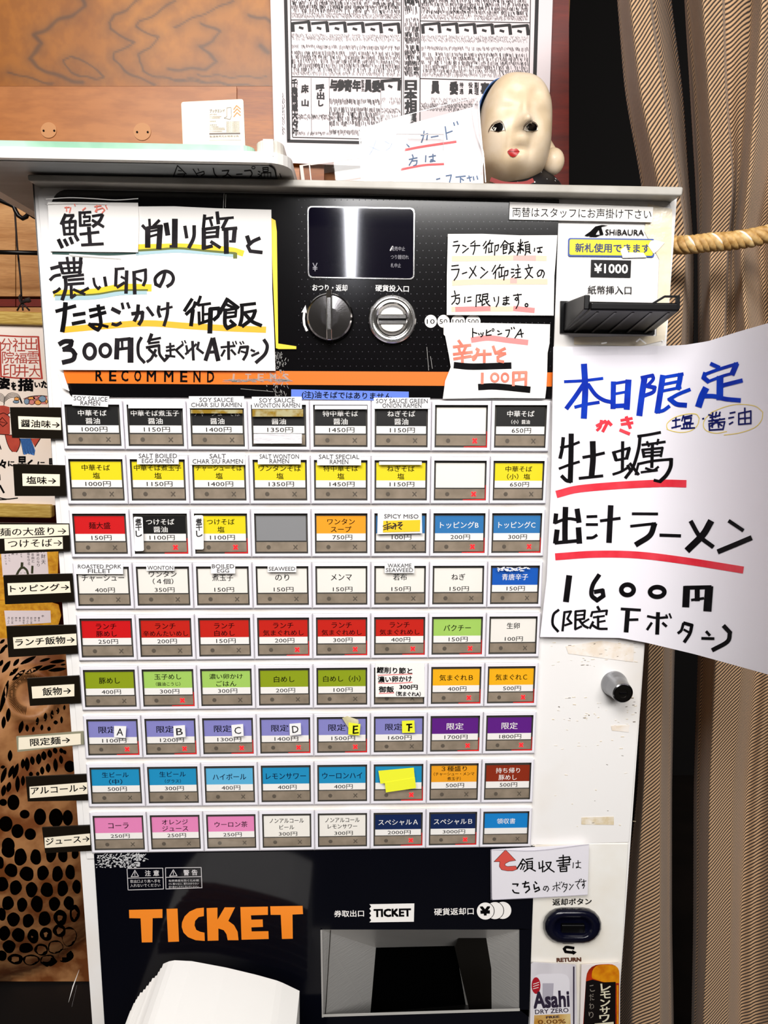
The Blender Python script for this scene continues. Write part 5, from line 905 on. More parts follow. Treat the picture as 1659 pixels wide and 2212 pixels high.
mb = MB(); mb.strokes('1195,160 1168,200 1165,260 1185,360 1215,450 1222,500 1210,580;1195,160 1200,280 1215,450;1225,500 1235,640 w5;515,355 530,640 w4;512,355 700,282 1190,155 w3.5', (580, 150), 2.633, 7, lean(-0.0045), M('film_edge', '#e8e2e4', 0.2), 0); mb.build('sleeve_edge', o)
mb = MB(); Fq = lean(-0.006); mb.poly(zq([(728,368),(995,370),(995,620),(730,640)], (580, 150), 2.633), Fq, CLEAR, 0); mb.strokes('728,368 995,370 w5;995,372 995,460 w2;728,368 730,400 w2', (580, 150), 2.633, 4, Fq, M('pocket_edge', '#8d8788', 0.3), 0.0001); mb.build('pocket', o)
o = thing('acrylic_holder', 'long low clear acrylic holder lying in front of the card sleeve', 'holder', P(750, 392, -0.005))
mb = MB(); y0, y1 = -0.004, 0.024; za = P(750, 395, y0).z
a = [P(646, 359, y0), P(857, 328, y0), P(861, 398, y0), P(648, 398, y0)]; mb.geo(a + [v + Vector((0, 0.028, 0)) for v in a], [[0, 1, 2, 3], [4, 7, 6, 5], [0, 4, 5, 1], [1, 5, 6, 2], [2, 6, 7, 3], [3, 7, 4, 0]], ACRYL); mb.build('box', o)
mb = MB(); Fa = flat(y0 - 0.0004); mb.strokes('648,358 856,328 w2.4;857,328 861,392 w5;651,360 655,392 w6;668,352 672,390 w2;672,356 836,332 w1.4;832,338 834,388 w2;846,325 858,326 w4', (0, 0), 1, 2, Fa, M('acrylic_edge', '#cfc2bc', 0.15), 0); mb.build('edge', o)

# doll
YD = 0.12; MPP = (YD - CAM.y) / FPX * 1.01
hc = P(1108, 290, YD); o = thing('festival_doll', 'cream papier-mache doll with painted eyes, red lips and a blue cap, peering over the machine', 'doll', P(1110, 392, YD))
SKIN = M('doll_skin', '#e2cfb6', 0.45, coat=0.08, noise=(40, 0.4, 0.65), col2='#d6bf9e')
A2, C2, B2 = 71.5 * MPP, 101 * MPP, 0.046
def gs(u, v, cu, cv, su, sv): return math.exp(-((u - cu) / su) ** 2 - ((v - cv) / sv) ** 2)
def headpoint(th, ph, sc=1.0, face=True):
    dx, dz, dy = math.cos(ph) * math.sin(th), math.sin(ph), -math.cos(ph) * math.cos(th)
    e = 2.75; rr = 1.0 / ((abs(dx) ** e + abs(dz) ** e + abs(dy) ** e) ** (1 / e))
    x, z, y = dx * rr, dz * rr, dy * rr
    wdt = 0.99 + 0.045 * (-z) - (0.20 * (-z - 0.72) / 0.28 if z < -0.72 else 0) - (0.05 * (z - 0.5) / .5 if z > 0.5 else 0)
    px = x * 71.5 * wdt * sc; pz = z * 101 * sc
    yy = y * B2 * sc
    if face and y < 0.2:
        u, v = px, -pz      # pixel offsets from the centre, v downwards
        d = 0.0; k_ = 1.0
        d += 0.0165 * gs(u, v, 3, 13, 11, 12) + 0.0035 * gs(u, v, 1, -12, 7, 22) + 0.003 * gs(u, v, -9, 20, 7, 6) + 0.003 * gs(u, v, 16, 19, 7, 6)
        d -= 0.0034 * gs(u, v, -17, -45, 15, 12) + 0.0038 * gs(u, v, 22, -44, 15, 12) + 0.0022 * gs(u, v, -32, -14, 17, 12) + 0.0022 * gs(u, v, 42, -14, 17, 12)
        d += 0.0022 * gs(u, v, -36, 30, 22, 26) + 0.0022 * gs(u, v, 46, 30, 20, 26) + 0.0035 * gs(u, v, 1, 40, 15, 12) + 0.0040 * gs(u, v, -2, 74, 20, 14) - 0.0028 * gs(u, v, 0, 55, 16, 6)
        d -= 0.0030 * gs(u, v, -22, 42, 6, 26) + 0.0024 * gs(u, v, 20, 46, 6, 22)
        yy -= d * k_
    t = -0.045; px, pz = px * math.cos(t) - pz * math.sin(t) * 1, px * math.sin(t) + pz * math.cos(t)
    return Vector((hc.x + px * MPP, hc.y + yy + 0.0, hc.z + pz * MPP))
NT, NP = 96, 72
vs, fs = [], []
for j in range(NP + 1):
    ph = -math.pi / 2 + math.pi * j / NP
    for i in range(NT): vs.append(headpoint(-math.pi + 2 * math.pi * i / NT, max(-1.5707, min(1.5707, ph))))
for j in range(NP):
    for i in range(NT): fs.append([j * NT + i, j * NT + (i + 1) % NT, (j + 1) * NT + (i + 1) % NT, (j + 1) * NT + i])
mb = MB(); mb.geo(vs, fs, SKIN, True); head = mb.build('head', o)
bvh = BVHTree.FromPolygons(vs, fs)
def FHD(x, y, l):
    d = ray(x, y).normalized(); hit = bvh.ray_cast(CAM, d)
    return (hit[0] - d * (l + 0.0002)) if hit[0] else P(x, y, YD)
G = (1000, 170); SG = 6.9125
mb = MB(); EW = M('eye_white', '#efe9dc', 0.3); EB = M('eye_black', '#060405', 0.3, spec=0.2)
mb.patch(zq([(405,770),(430,720),(480,680),(540,655),(590,670),(615,720),(620,765),(560,785),(480,785)], G, SG), FHD, EW, 0.0006); mb.patch(zq([(430,735),(480,675),(545,652),(590,675),(605,720),(585,770),(530,790),(470,780)], G, SG), FHD, EB, 0.0010)
mb.patch(zq([(905,760),(935,710),(985,665),(1040,650),(1085,670),(1110,720),(1120,765),(1060,782),(960,785)], G, SG), FHD, EW, 0.0006); mb.patch(zq([(945,720),(985,670),(1040,650),(1085,670),(1110,715),(1100,765),(1050,782),(985,775)], G, SG), FHD, EB, 0.0010)
mb.patch(zq([(465,765),(490,725),(500,735),(480,780)], G, SG), FHD, EW, 0.0013); mb.patch(zq([(450,735),(470,720),(475,735),(455,748)], G, SG), FHD, EW, 0.0013); mb.patch(zq([(955,730),(975,705),(985,735),(965,745)], G, SG), FHD, M('eye_grey', '#7c7874', 0.3), 0.0013)
mb.build('painted_eye', head)
mb = MB(); EL = M('eyeliner', '#2a1a12', 0.5); mb.strokes('380,795 400,740 440,690 500,655 560,640 600,670 635,775 w7;400,745 430,690 480,645 540,622 590,640 w5;898,765 920,715 970,665 1030,640 1085,660 1120,710 w7;905,720 950,660 1000,630 1040,618 w5', G, SG, 7, FHD, EL, 0.0011); mb.build('eyeliner', head)
mb = MB(); mb.patch(zq([(663,1085),(690,1060),(728,1042),(760,1052),(795,1040),(825,1060),(848,1085),(820,1125),(785,1160),(750,1170),(710,1155),(680,1120)], G, SG), FHD, M('lip_red', '#a80c0c', 0.4), 0.0006)
mb.strokes('675,1088 730,1082 760,1090 800,1080 838,1085', G, SG, 6, FHD, M('lip_dark', '#6e0806', 0.4), 0.0008); mb.build('painted_lips', head)
# cap crescent, black hair at the side
vs, fs = [], []
nj, ni = 24, 48
for j in range(nj + 1):
    for i in range(ni + 1):
        th = math.radians(75 + 210 * i / ni); ph = math.radians(2 + 88 * j / nj); v = headpoint(th, ph, 1.045, False); vs.append(v + Vector((-0.0022, 0.004, 0.0002)))
for j in range(nj):
    for i in range(ni): a = j * (ni + 1) + i; fs.append([a, a + 1, a + ni + 2, a + ni + 1])
mb = MB(); mb.geo(vs, fs, M('blue_cap', '#3c5f96', 0.5), True); cp = mb.build('cap', o); s_ = cp.modifiers.new('s', 'SOLIDIFY'); s_.thickness = 0.001
mb = MB(); mb.strokes('1178,258 1183,285 1180,306', (0, 0), 1, 4.5, FHD if False else flat(YD - 0.006), M('hair_black', '#0c0808', 0.4), 0); mb.build('side_hair', head)
mb = MB(); c = P(1194, 349, YD + 0.0); prof = [(0.0001, -0.0118)] + [(0.0118 * math.sin(math.pi * k / 14), -0.0118 * math.cos(math.pi * k / 14)) for k in range(1, 14)] + [(0.0001, 0.0118)]
lathe(mb, c, [(r, YD + y) for r, y in prof], SKIN, 28, 1.0, 1.12); tube(mb, [P(1180, 300, YD + .012), P(1186, 322, YD + .008), P(1192, 344, YD)], [0.0035, 0.0062, 0.009], SKIN, 14)
for it in mb.items: pass
mb.items = [(a, b, c_, d, True) for a, b, c_, d, e in mb.items]; mb.build('hand', o)
mb = MB(); KM = bpy.data.materials.new('dotted_kimono'); KM.use_nodes = True; nt = KM.node_tree; b = nt.nodes['Principled BSDF']; v = nt.nodes.new('ShaderNodeTexVoronoi'); v.inputs['Scale'].default_value = 160; rr_ = nt.nodes.new('ShaderNodeValToRGB'); rr_.color_ramp.elements[0].position = 0.16; rr_.color_ramp.elements[1].position = 0.2; rr_.color_ramp.elements[0].color = (0.6, 0.62, 0.6, 1); rr_.color_ramp.elements[1].color = (0.006, 0.005, 0.006, 1)
tc = nt.nodes.new('ShaderNodeTexCoord'); nt.links.new(tc.outputs['Object'], v.inputs['Vector']); nt.links.new(v.outputs['Distance'], rr_.inputs[0]); nt.links.new(rr_.outputs[0], b.inputs['Base Color'])
zl_ = P(1100, 403, 0.12).z; cb = P(1132, 395, YD + 0.015); vs, fs = [], []
for j in range(13):
    ph = math.pi / 2 * j / 12
    for i in range(40): a = 2 * math.pi * i / 40; vs.append(Vector((cb.x + 0.052 * math.cos(ph) * math.cos(a), cb.y + 0.045 * math.cos(ph) * math.sin(a), zt + 0.001 + (P(1132, 352, YD).z - zt) * math.sin(ph))))
for j in range(12):
    for i in range(40): fs.append([j * 40 + i, j * 40 + (i + 1) % 40, (j + 1) * 40 + (i + 1) % 40, (j + 1) * 40 + i])
mb.geo(vs, fs, KM, True); mb.build('kimono', o)
mb = MB(); mb.strokes('1062,388 1085,396 1108,398 1135,396 1150,390', (0, 0), 1, 8, flat(YD - 0.036), M('red_collar', '#8a1410', 0.6), 0); mb.build('collar', o)

# ------------------------------------------------------------------ curtain with tied rope
KL = [([(-200, 1318), (0, 1333), (200, 1349), (400, 1386), (530, 1398), (750, 1390), (1400, 1386), (1700, 1378), (2000, 1342), (2212, 1336), (2500, 1330)], .235),
 ([(-200, 1345), (0, 1362), (200, 1385), (400, 1425), (530, 1440), (750, 1428), (1400, 1402), (1700, 1392), (2000, 1372), (2212, 1368), (2500, 1365)], .155),
 ([(-200, 1395), (0, 1402), (100, 1415), (200, 1432), (400, 1466), (530, 1482), (750, 1470), (1400, 1432), (1700, 1425), (2000, 1425), (2212, 1425), (2500, 1425)], .150),
 ([(-200, 1400), (0, 1408), (100, 1421), (200, 1438), (400, 1472), (530, 1490), (750, 1486), (1400, 1450), (1700, 1447), (2000, 1445), (2212, 1450), (2500, 1450)], .205),
 ([(-200, 1440), (0, 1450), (200, 1476), (400, 1489), (530, 1499), (750, 1498), (1400, 1458), (1700, 1452), (2000, 1452), (2212, 1456), (2500, 1456)], .26),
 ([(-200, 1470), (0, 1478), (200, 1490), (400, 1502), (530, 1507), (750, 1508), (1400, 1508), (1700, 1498), (2000, 1497), (2212, 1493), (2500, 1491)], .28),
 ([(-200, 1472), (0, 1482), (200, 1500), (400, 1512), (530, 1511), (750, 1512), (1400, 1516), (1700, 1506), (2000, 1506), (2212, 1500), (2500, 1498)], .225),
 ([(-200, 1505), (0, 1520), (200, 1532), (400, 1545), (530, 1535), (750, 1535), (1400, 1550), (1700, 1535), (2000, 1530), (2212, 1520), (2500, 1518)], .145),
 ([(-200, 1555), (0, 1560), (200, 1566), (400, 1584), (530, 1570), (750, 1562), (1400, 1600), (1700, 1580), (2000, 1578), (2212, 1570), (2500, 1570)], .150),
 ([(-200, 1560), (0, 1566), (200, 1572), (400, 1588), (530, 1577), (750, 1568), (1400, 1640), (1700, 1615), (2000, 1600), (2212, 1600), (2500, 1600)], .175),
 ([(-200, 1615), (0, 1622), (200, 1608), (400, 1592), (530, 1582), (750, 1585), (1400, 1668), (1700, 1640), (2000, 1625), (2212, 1625), (2500, 1625)], .165),
 ([(-200, 1640), (0, 1650), (200, 1635), (400, 1618), (530, 1600), (750, 1615), (1400, 1720), (1700, 1700), (2000, 1690), (2212, 1690), (2500, 1690)], .130),
 ([(-200, 1720), (0, 1725), (200, 1690), (400, 1660), (530, 1640), (750, 1660), (1400, 1780), (1700, 1780), (2000, 1780), (2212, 1780), (2500, 1780)], .175),
 ([(-200, 1800), (0, 1800), (200, 1760), (400, 1710), (530, 1690), (750, 1710), (1400, 1840), (1700, 1850), (2000, 1850), (2212, 1850), (2500, 1850)], .130),
 ([(-200, 1900), (0, 1900), (200, 1860), (400, 1800), (530, 1780), (750, 1800), (1400, 1900), (1700, 1920), (2000, 1920), (2212, 1920), (2500, 1920)], .20)]
o = thing('curtain', 'heavy brown twill curtain hanging in deep folds right of the machine', 'curtain', P(1550, 2500, 0.18))
SUB = 9; ROWN = 110; vs, fs, uvs = [], [], []
rowsV = []; fs2 = []
for j in range(ROWN + 1):
    y = -200 + 2700 * j / ROWN; kx = [lerp_poly(k[0], y) for k in KL]; row = []
    # soften the polyline key lines
    if 0 < j < ROWN: kx = [(lerp_poly(k[0], y - 45) + 2 * lerp_poly(k[0], y) + lerp_poly(k[0], y + 45)) / 4 for k in KL]
    pinch = math.exp(-((y - 530) / 90.0) ** 2)
    for s in range(len(KL) - 1):
        for k in range(SUB):
            t = k / SUB; tt = t * t * (3 - 2 * t); dep = KL[s][1] * (1 - tt) + KL[s + 1][1] * tt
            row.append(P(kx[s] * (1 - t) + kx[s + 1] * t, y, dep + 0.015 * pinch))
    row.append(P(kx[-1], y, KL[-1][1])); rowsV.append(row)
NC = len(rowsV[0])
mid = rowsV[20]; arc = [0.0]
for a, b in zip(mid, mid[1:]): arc.append(arc[-1] + (b - a).length)
mid2 = rowsV[80]; arc2 = [0.0]
for a, b in zip(mid2, mid2[1:]): arc2.append(arc2[-1] + (b - a).length)
for j, row in enumerate(rowsV):
    t = min(1, max(0, (j - 20) / 60)); vs += row; uvs += [(arc[i] * (1 - t) + arc2[i] * t, row[i].z) for i in range(NC)]
for j in range(ROWN):
    for i in range(NC - 1): a = j * NC + i; (fs if i < 4 * SUB else fs2).append([a, a + 1, a + NC + 1, a + NC]) if not 4 * SUB <= i < 5 * SUB else None
CM = bpy.data.materials.new('twill_cloth'); CM.use_nodes = True; nt = CM.node_tree; b = nt.nodes['Principled BSDF']; b.inputs['Roughness'].default_value = 0.8; b.inputs['Sheen Weight'].default_value = 0.15
L = nt.links.new; at = nt.nodes.new('ShaderNodeUVMap'); at.uv_map = 'cloth'
sx = nt.nodes.new('ShaderNodeSeparateXYZ'); L(at.outputs[0], sx.inputs[0])
ns = nt.nodes.new('ShaderNodeTexNoise'); ns.inputs['Scale'].default_value = 45; L(at.outputs[0], ns.inputs['Vector'])
def mth(op, a, bb=None):
    n = nt.nodes.new('ShaderNodeMath'); n.operation = op
    for i, v in enumerate((a, bb)):
        if v is None: continue
        if isinstance(v, (int, float)): n.inputs[i].default_value = v
        else: L(v, n.inputs[i])
    return n.outputs[0]
ph = mth('ADD', mth('MULTIPLY', sx.outputs[0], -1.05 * 2 * math.pi / 0.0050), mth('MULTIPLY', sx.outputs[1], 2 * math.pi / 0.0050)); ph = mth('ADD', ph, mth('MULTIPLY', ns.outputs['Fac'], 2.2))
sn = mth('ADD', mth('MULTIPLY', mth('SINE', ph), 0.5), 0.5)
fine = nt.nodes.new('ShaderNodeTexNoise'); fine.inputs['Scale'].default_value = 900; L(at.outputs[0], fine.inputs['Vector'])
fac = mth('ADD', mth('MULTIPLY', sn, 0.85), mth('MULTIPLY', fine.outputs['Fac'], 0.3))
cr = nt.nodes.new('ShaderNodeValToRGB'); cr.color_ramp.elements[0].position = 0.22; cr.color_ramp.elements[1].position = 0.85; cr.color_ramp.elements[0].color = hexc('#22130a'); cr.color_ramp.elements[1].color = hexc('#cda67e'); L(fac, cr.inputs[0]); L(cr.outputs[0], b.inputs['Base Color'])
bp = nt.nodes.new('ShaderNodeBump'); bp.inputs['Strength'].default_value = 0.5; bp.inputs['Distance'].default_value = 0.0008; L(fac, bp.inputs['Height']); L(bp.outputs[0], b.inputs['Normal'])
CURTAIN_UV = []
for ff in (fs, fs2):
    us = sorted({i for f in ff for i in f}); mp_ = {i: k for k, i in enumerate(us)}
    mb = MB(); mb.geo([vs[i] for i in us], [[mp_[i] for i in f] for f in ff], CM, True); cur = mb.build('cloth', o); CURTAIN_UV.append((cur, [uvs[i] for i in us])); sd = cur.modifiers.new('s', 'SOLIDIFY'); sd.thickness = 0.0012; sd.offset = 1
# rope
o = thing('tieback_rope', 'twisted golden rope tying back the brown curtain', 'rope', P(1560, 520, 0.09))
RP = M('rope_gold', '#d8b070', 0.6, noise=(150, 0.35, 0.65), col2='#a87c40'); RW = M('rope_highlight', '#f4ecdc', 0.6)
cl = [P(1436, 528, 0.13), P(1480, 529, 0.105), P(1530, 524, 0.095), P(1590, 519, 0.09), P(1660, 506, 0.085), P(1760, 482, 0.10), P(1840, 465, 0.16)]
def samp(t):
    t *= len(cl) - 1; i = min(int(t), len(cl) - 2); f = t - i; g = lambda k: cl[max(0, min(len(cl) - 1, k))]
    p0, p1, p2, p3 = g(i - 1), g(i), g(i + 1), g(i + 2); return 0.5 * ((2 * p1) + (p2 - p0) * f + (2 * p0 - 5 * p1 + 4 * p2 - p3) * f * f + (3 * p1 - p0 - 3 * p2 + p3) * f ** 3)
for s in range(4):
    pts = []
    for k in range(161):
        t = k / 160; c = samp(t); d = (samp(min(1, t + .01)) - samp(max(0, t - .01))).normalized(); a = Vector((0, 0, 1)); a = (a - d * a.dot(d)).normalized(); bb = d.cross(a); ang = t * 2 * math.pi * 6.0 + s * math.pi / 2
        pts.append(c + a * math.cos(ang) * 0.0052 + bb * math.sin(ang) * 0.0052)
    mb = MB(); tube(mb, pts, 0.0044 if s else 0.0046, RP if s else M('rope_light', '#e6c68c', 0.6, noise=(150, 0.35, 0.65), col2='#c69a58'), 8); mb.build('strand', o)
    if s == 0:
        mb = MB(); c_i = []
        tube(mb, [p + Vector((0, -0.0036, 0.0014)) for p in pts], 0.0016, RW, 6); mb.build('strand_highlight', o)  # white highlight along the strand, put in as a thin pale tube

# ------------------------------------------------------------------ left of the machine: rod, hook, hanging scroll, gold mats
IRON = M('black_iron', '#141110', 0.3, 0.6)
mb = MB(); pts = [P(-40, 415, .30), P(0, 433, .30), P(20, 441, .30), P(30, 446, .30), P(34, 456, .30), P(40, 466, .30), P(49, 472, .30), P(57, 468, .30), P(62, 461, .30), P(72, 467, .30), P(95, 478, .30)]
tube(mb, pts, 0.0028, IRON, 12); h = mb.build('iron_hook_rod', base=P(30, 446, .30)); tag(h, 'thin black iron rod with a hooked bend, left of the machine top', 'rod')
mb = MB(); tube(mb, [P(-80, 543, .36), P(100, 547, .36)], 0.0030, IRON, 12); h = mb.build('iron_crossbar', base=P(0, 545, .36)); tag(h, 'straight black iron bar crossing behind the cord at the left edge', 'bar')
YSC = 0.385; F = flat(YSC); o = thing('hanging_scroll', 'hanging paper scroll with red seal, red folk creature and gold wooden rods', 'scroll', P(40, 1115, YSC))
mb = MB(); CORD = M('dark_cord', '#1c0d08', 0.8)
tube(mb, [P(28, 380, YSC - .01), P(30, 425, YSC - .01), P(37, 530, YSC - .01), P(44, 600, YSC - .01), P(47, 652, YSC - .01)], 0.0013, CORD, 8); tube(mb, [P(46, 635, YSC - .012), P(41, 641, YSC - .012), P(43, 650, YSC - .012), P(47, 655, YSC - .012)], 0.0012, CORD, 8)
tube(mb, [P(37, 671, YSC - .008), P(47, 653, YSC - .01), P(64, 671, YSC - .008)], 0.0013, CORD, 8); tube(mb, [P(48, 654, YSC - .01), P(49.5, 671, YSC - .01)], 0.0012, CORD, 8); tube(mb, [P(48, 654, YSC - .012), P(56, 649, YSC - .012), P(62, 648, YSC - .012), P(65, 652, YSC - .012)], [0.0015, 0.003, 0.004, 0.002], CORD, 8); mb.build('cord', o)
GR = M('gold_wood', '#c9a858', 0.5, noise=(60, 0.35, 0.65), col2='#a88434', stretch=(1, 1, 12))
mb = MB(); mb.poly([(-90, 669), (110, 675), (112, 703), (-90, 698)], flat(YSC - .008), GR, 0, 0.014); mb.build('top_rod', o, bevel=0.003)
mb = MB(); SPAP = M('scroll_paper', '#efd9c6', 0.7, noise=(6, 0.35, 0.6), col2='#f0e2d8'); mb.poly([(-90, 699), (118, 703), (150, 1092), (-90, 1086)], F, SPAP, 0, 0.0008); mb.build('paper', o)
mb = MB(); mb.poly([(-90, 1086), (110, 1091), (111, 1120), (-90, 1116)], flat(YSC - .008), GR, 0, 0.014); mb.build('bottom_rod', o, bevel=0.003)
mb = MB(); SR = M('seal_red', '#b23222', 0.6); H_ = (0, 620); SH = 9.214
mb.strokes('0,965 400,985 740,990 760,1005 w24;760,1005 775,1200 800,1500 835,1820 w32;835,1820 400,1815 20,1780 w24;0,1100 10,1500 20,1780 w28', H_, SH, 26, F, SR, 0.0003)
cols = [[(500,1010,745,1255,'出'),(540,1280,775,1530,'雲'),(575,1550,800,1790,'大')], [(250,1015,500,1290,'社'),(285,1310,535,1520,'福'),(310,1540,570,1790,'井')], [(15,1020,245,1270,'分'),(40,1275,280,1520,'院'),(60,1530,310,1790,'印')]]
for c in cols:
    for x0, y0, x1, y1, ch in c: z = zq([(x0, y0), (x1, y0), (x1, y1), (x0, y1)], H_, SH); mb.text(ch, z, F, SR, 0.0004, -0.008)
mb.build('seal', o)
mb = MB(); z = lambda x0, y0, x1, y1: zq([(x0, y0), (x1, y0 + 10), (x1, y1 + 10), (x0, y1)], H_, SH)
for ch, b in (('姿', (-20, 1800, 190, 2020)), ('を', (225, 1890, 320, 2040)), ('描', (365, 1820, 655, 2060)), ('い', (690, 1900, 800, 1990)), ('た', (820, 1870, 960, 2000))): mb.text(ch, z(*b), F, INKP, 0.0004, 0.045)
I_ = (0, 840); SI = 7.373; zi = lambda x0, y0, x1, y1: zq([(x0, y0), (x1, y0), (x1, y1), (x0, y1)], I_, SI)
for ch, b in (('々', (-10, 1130, 95, 1260)), ('に', (130, 1150, 225, 1230)), ('早', (285, 1080, 420, 1260)), ('く', (440, 1130, 520, 1260)), ('に', (600, 1160, 710, 1240)), ('見', (770, 1110, 860, 1240))): mb.text(ch, zi(*b), F, INKP, 0.0004, 0.04)
mb.strokes('-10,880 15,960 w14;-5,1365 0,1450 w14;0,1540 60,1650 w26;-60,1720 60,1750 140,1755 280,1738 w14;0,1765 100,1760 w14', I_, SI, 14, F, INKP, 0.0004); mb.build('brush_writing', o)
mb = MB(); CR = M('folk_red', '#b8402a', 0.6, noise=(80,), col2='#a83422')
ol = lambda pts, m, l=0.0003: mb.poly(zq(pts, I_, SI), F, m, l)
ol([(-120, 270), (60, 265), (150, 290), (160, 720), (80, 735), (-120, 720)], CR); ol([(80, 730), (305, 730), (320, 870), (290, 970), (255, 1005), (190, 1000), (140, 930), (105, 830)], CR, 0.00035); ol([(490, 790), (640, 790), (600, 860), (555, 925), (520, 860)], CR, 0.00035)
mb.strokes('-60,720 40,725 190,735;80,735 110,850 150,945 195,1000;310,790 320,870 290,960 262,1005;640,792 590,870 555,925 w9;-20,520 35,455 115,545 45,600 -20,540;-10,520 90,545 w6;0,400 60,385 115,415 160,380;120,410 155,450', I_, SI, 8, F, INKP, 0.0006)
ol([(120, 410), (158, 378), (158, 458), (130, 430)], PAPER, 0.0004)
ol([(375, 160), (480, 120), (640, 105), (750, 112), (750, 245), (600, 240), (440, 245)], M('folk_pink', '#cf7a70', 0.6), 0.0003)
for cx, cy, rx, ry, cn, ch in ((425, 200, 42, 45, 'folk_blue', '#7c93a8'), (500, 148, 55, 22, 'folk_orange', '#e79a4c'), (570, 140, 40, 25, 'folk_pink', 0), (505, 210, 45, 40, 'folk_pink', 0), (605, 215, 50, 38, 'folk_orange', 0), (675, 160, 58, 50, 'folk_blue', 0), (740, 200, 20, 30, 'folk_orange', 0), (265, 160, 38, 30, 'folk_orange', 0), (255, 205, 48, 22, 'folk_blue', 0)):
    mb.disc(cx / SI, 840 + cy / SI, rx / SI, ry / SI, F, M(cn, ch or '#888888'), 0.0004); mb.ring(cx / SI, 840 + cy / SI, rx / SI, ry / SI, 1, F, INKP, 0.0005, 20)
for k in range(6): mb.strokes(f'{80},{130+k*22} {140},{75+k*24} {220},{65+k*22} {300},{100+k*16} {360 - k*8},{230}', I_, SI, 5, F, INKP, 0.0005) if k < 4 else None
for k in range(6): mb.strokes(f'{75},{130+k*22} {40},{90+k*22} {-20},{60+k*24}', I_, SI, 5, F, INKP, 0.0005)
mb.strokes('375,160 480,120 640,105 750,115;60,260 75,130 w7', I_, SI, 6, F, INKP, 0.0006)
ol([(315, 790), (490, 790), (560, 980), (545, 1060), (450, 1030), (380, 1050)], M('folk_deep_blue', '#3a70b8', 0.6), 0.0004)
for k in range(9): mb.strokes(f'{318+k*21},790 {345+k*22},900 {372+k*22},{1040-(k%2)*20}', I_, SI, 6, F, INKP, 0.0005)
mb.build('painted_creature', o)
YM = 0.37; F = flat(YM); BROC = M('gold_brocade', '#e6a624', 0.6, noise=(120, 0.38, 0.6), col2='#c98410', bump=(120, 0.8))
for nm, poly, slip, lab in (('mat', [(-90, 1150), (118, 1180), (126, 1190), (123, 1298), (-90, 1300)], [(2, 1192), (101, 1184), (105, 1242), (6, 1246)], 'gold brocade mat with a slip showing a dark-haired figure, between two row tabs'), ('mat', [(-90, 1293), (20, 1296), (104, 1300), (126, 1306), (132, 1330), (124, 1356), (60, 1440), (-90, 1440)], [(9, 1319), (109, 1319), (110, 1345), (13, 1352)], 'gold brocade mat with a slip of tiny writing above the carved owl')):
    up_ = 'figure' in lab; o = thing('brocade_mat', lab, 'mat', P(40, max(p[1] for p in poly), YM), 'gold brocade mats at the left edge'); mb = MB(); mb.poly(rpoly(poly, 3), F if up_ else flat(YM - 0.002), BROC, 0, 0.0015); mb.build('brocade', o)
    Fm = F if up_ else flat(YM - 0.002); mb = MB(); mb.poly(slip, Fm, M('slip_paper', '#efdfe0', 0.7), 0.0004, 0.0003)
    if up_:
        SPI = M('slip_ink', '#3a3036', 0.6); J_ = (0, 1120); SJ = 8.507
        for ci, (s, x, y, st, hh) in enumerate((('弁財天', 790, 590, 105, 80), ('宝神のなり', 690, 610, 62, 50), ('ノ音曲と', 595, 600, 62, 50), ('財福を守る', 515, 590, 60, 50), ('とみち', 385, 620, 40, 32), ('正', 310, 645, 50, 45), ('高', 235, 645, 50, 50), ('なるしに', 165, 630, 48, 30), ('こまりいる', 95, 640, 48, 30))):
            for i, ch in enumerate(s): mb.line(ch, (x - hh / 2 + i * 4) / SJ, 1120 + (y + i * st) / SJ, (x + hh / 2 + i * 4) / SJ, 1120 + (y + i * st) / SJ, hh / SJ, Fm, SPI, 0.0006)
        mb.strokes('305,1040 340,970 380,915 w34;440,905 490,950 515,1030 w34;380,915 440,900 w30;405,820 400,895 w40;595,880 590,1000 w34;370,1000 400,1000 w4;440,998 470,1000 w4', J_, SJ, 30, Fm, M('slip_olive', '#35361a', 0.6), 0.0007)
    else:
        SPI = M('slip_ink')
        for i in range(10): mb.line('中', (135 + i * 70) / 8.507, 1120 + (1830 - i * 4) / 8.507, (175 + i * 70) / 8.507, 1120 + (1830 - i * 4) / 8.507, 5, Fm, SPI, 0.0006, 0.01) if i == 9 else [mb.line(ch, (135 + i * 70) / 8.507, 1120 + (1830 + k * 45) / 8.507, (175 + i * 70) / 8.507, 1120 + (1828 + k * 45) / 8.507, 4.5, Fm, SPI, 0.0006) for k, ch in enumerate(('月上人', '前三本', '神作', '書文', '雨音を')[i % 5])]
    mb.build('paper_slip', o)

# ------------------------------------------------------------------ carved owl
YO = 0.36
def yowl(x, y):
    u = (x + 70) / 330.0; v = (y - 1800) / 430.0
    d = 1 - u * u * 0.9 - max(0, (y - 1800) / 325.0) ** 2 - (min(0, v) ** 2) * 0.35
    h = 0.15 * math.sqrt(max(d, 0.0))
    r = math.hypot((x - 64) / 55.0, (y - 1500) / 52.0); h += 0.010 * math.exp(-((r - 0.95) / 0.22) ** 2) - 0.004 * math.exp(-(r / 0.6) ** 2)
    # cheek ridge right beside the beak side
    h += 0.012 * math.exp(-((x + 10) / 40.0) ** 2 - ((y - 1590) / 70.0) ** 2)
    return YO - h
FOW = lambda x, y, l: P(x, y, yowl(x, y) - l - 0.0002)
o = thing('carved_owl', 'carved wooden owl with black gouged feather marks, low at the left edge', 'carving', P(0, 2190, 0.3))
OWM = M('owl_wood', '#b07a4a', 0.55, noise=(26, 0.40, 0.62), col2='#743d14', bump=(40, 0.3)); OWL2 = M('owl_gouge', '#040201', 0.9, spec=0.0)
vs, fs = [], []; nx, ny = 64, 100
for j in range(ny + 1):
    for i in range(nx + 1): x = -320 + 560 * i / nx; y = 1379 + 741 * j / ny; vs.append(P(x, y, yowl(x, y)))
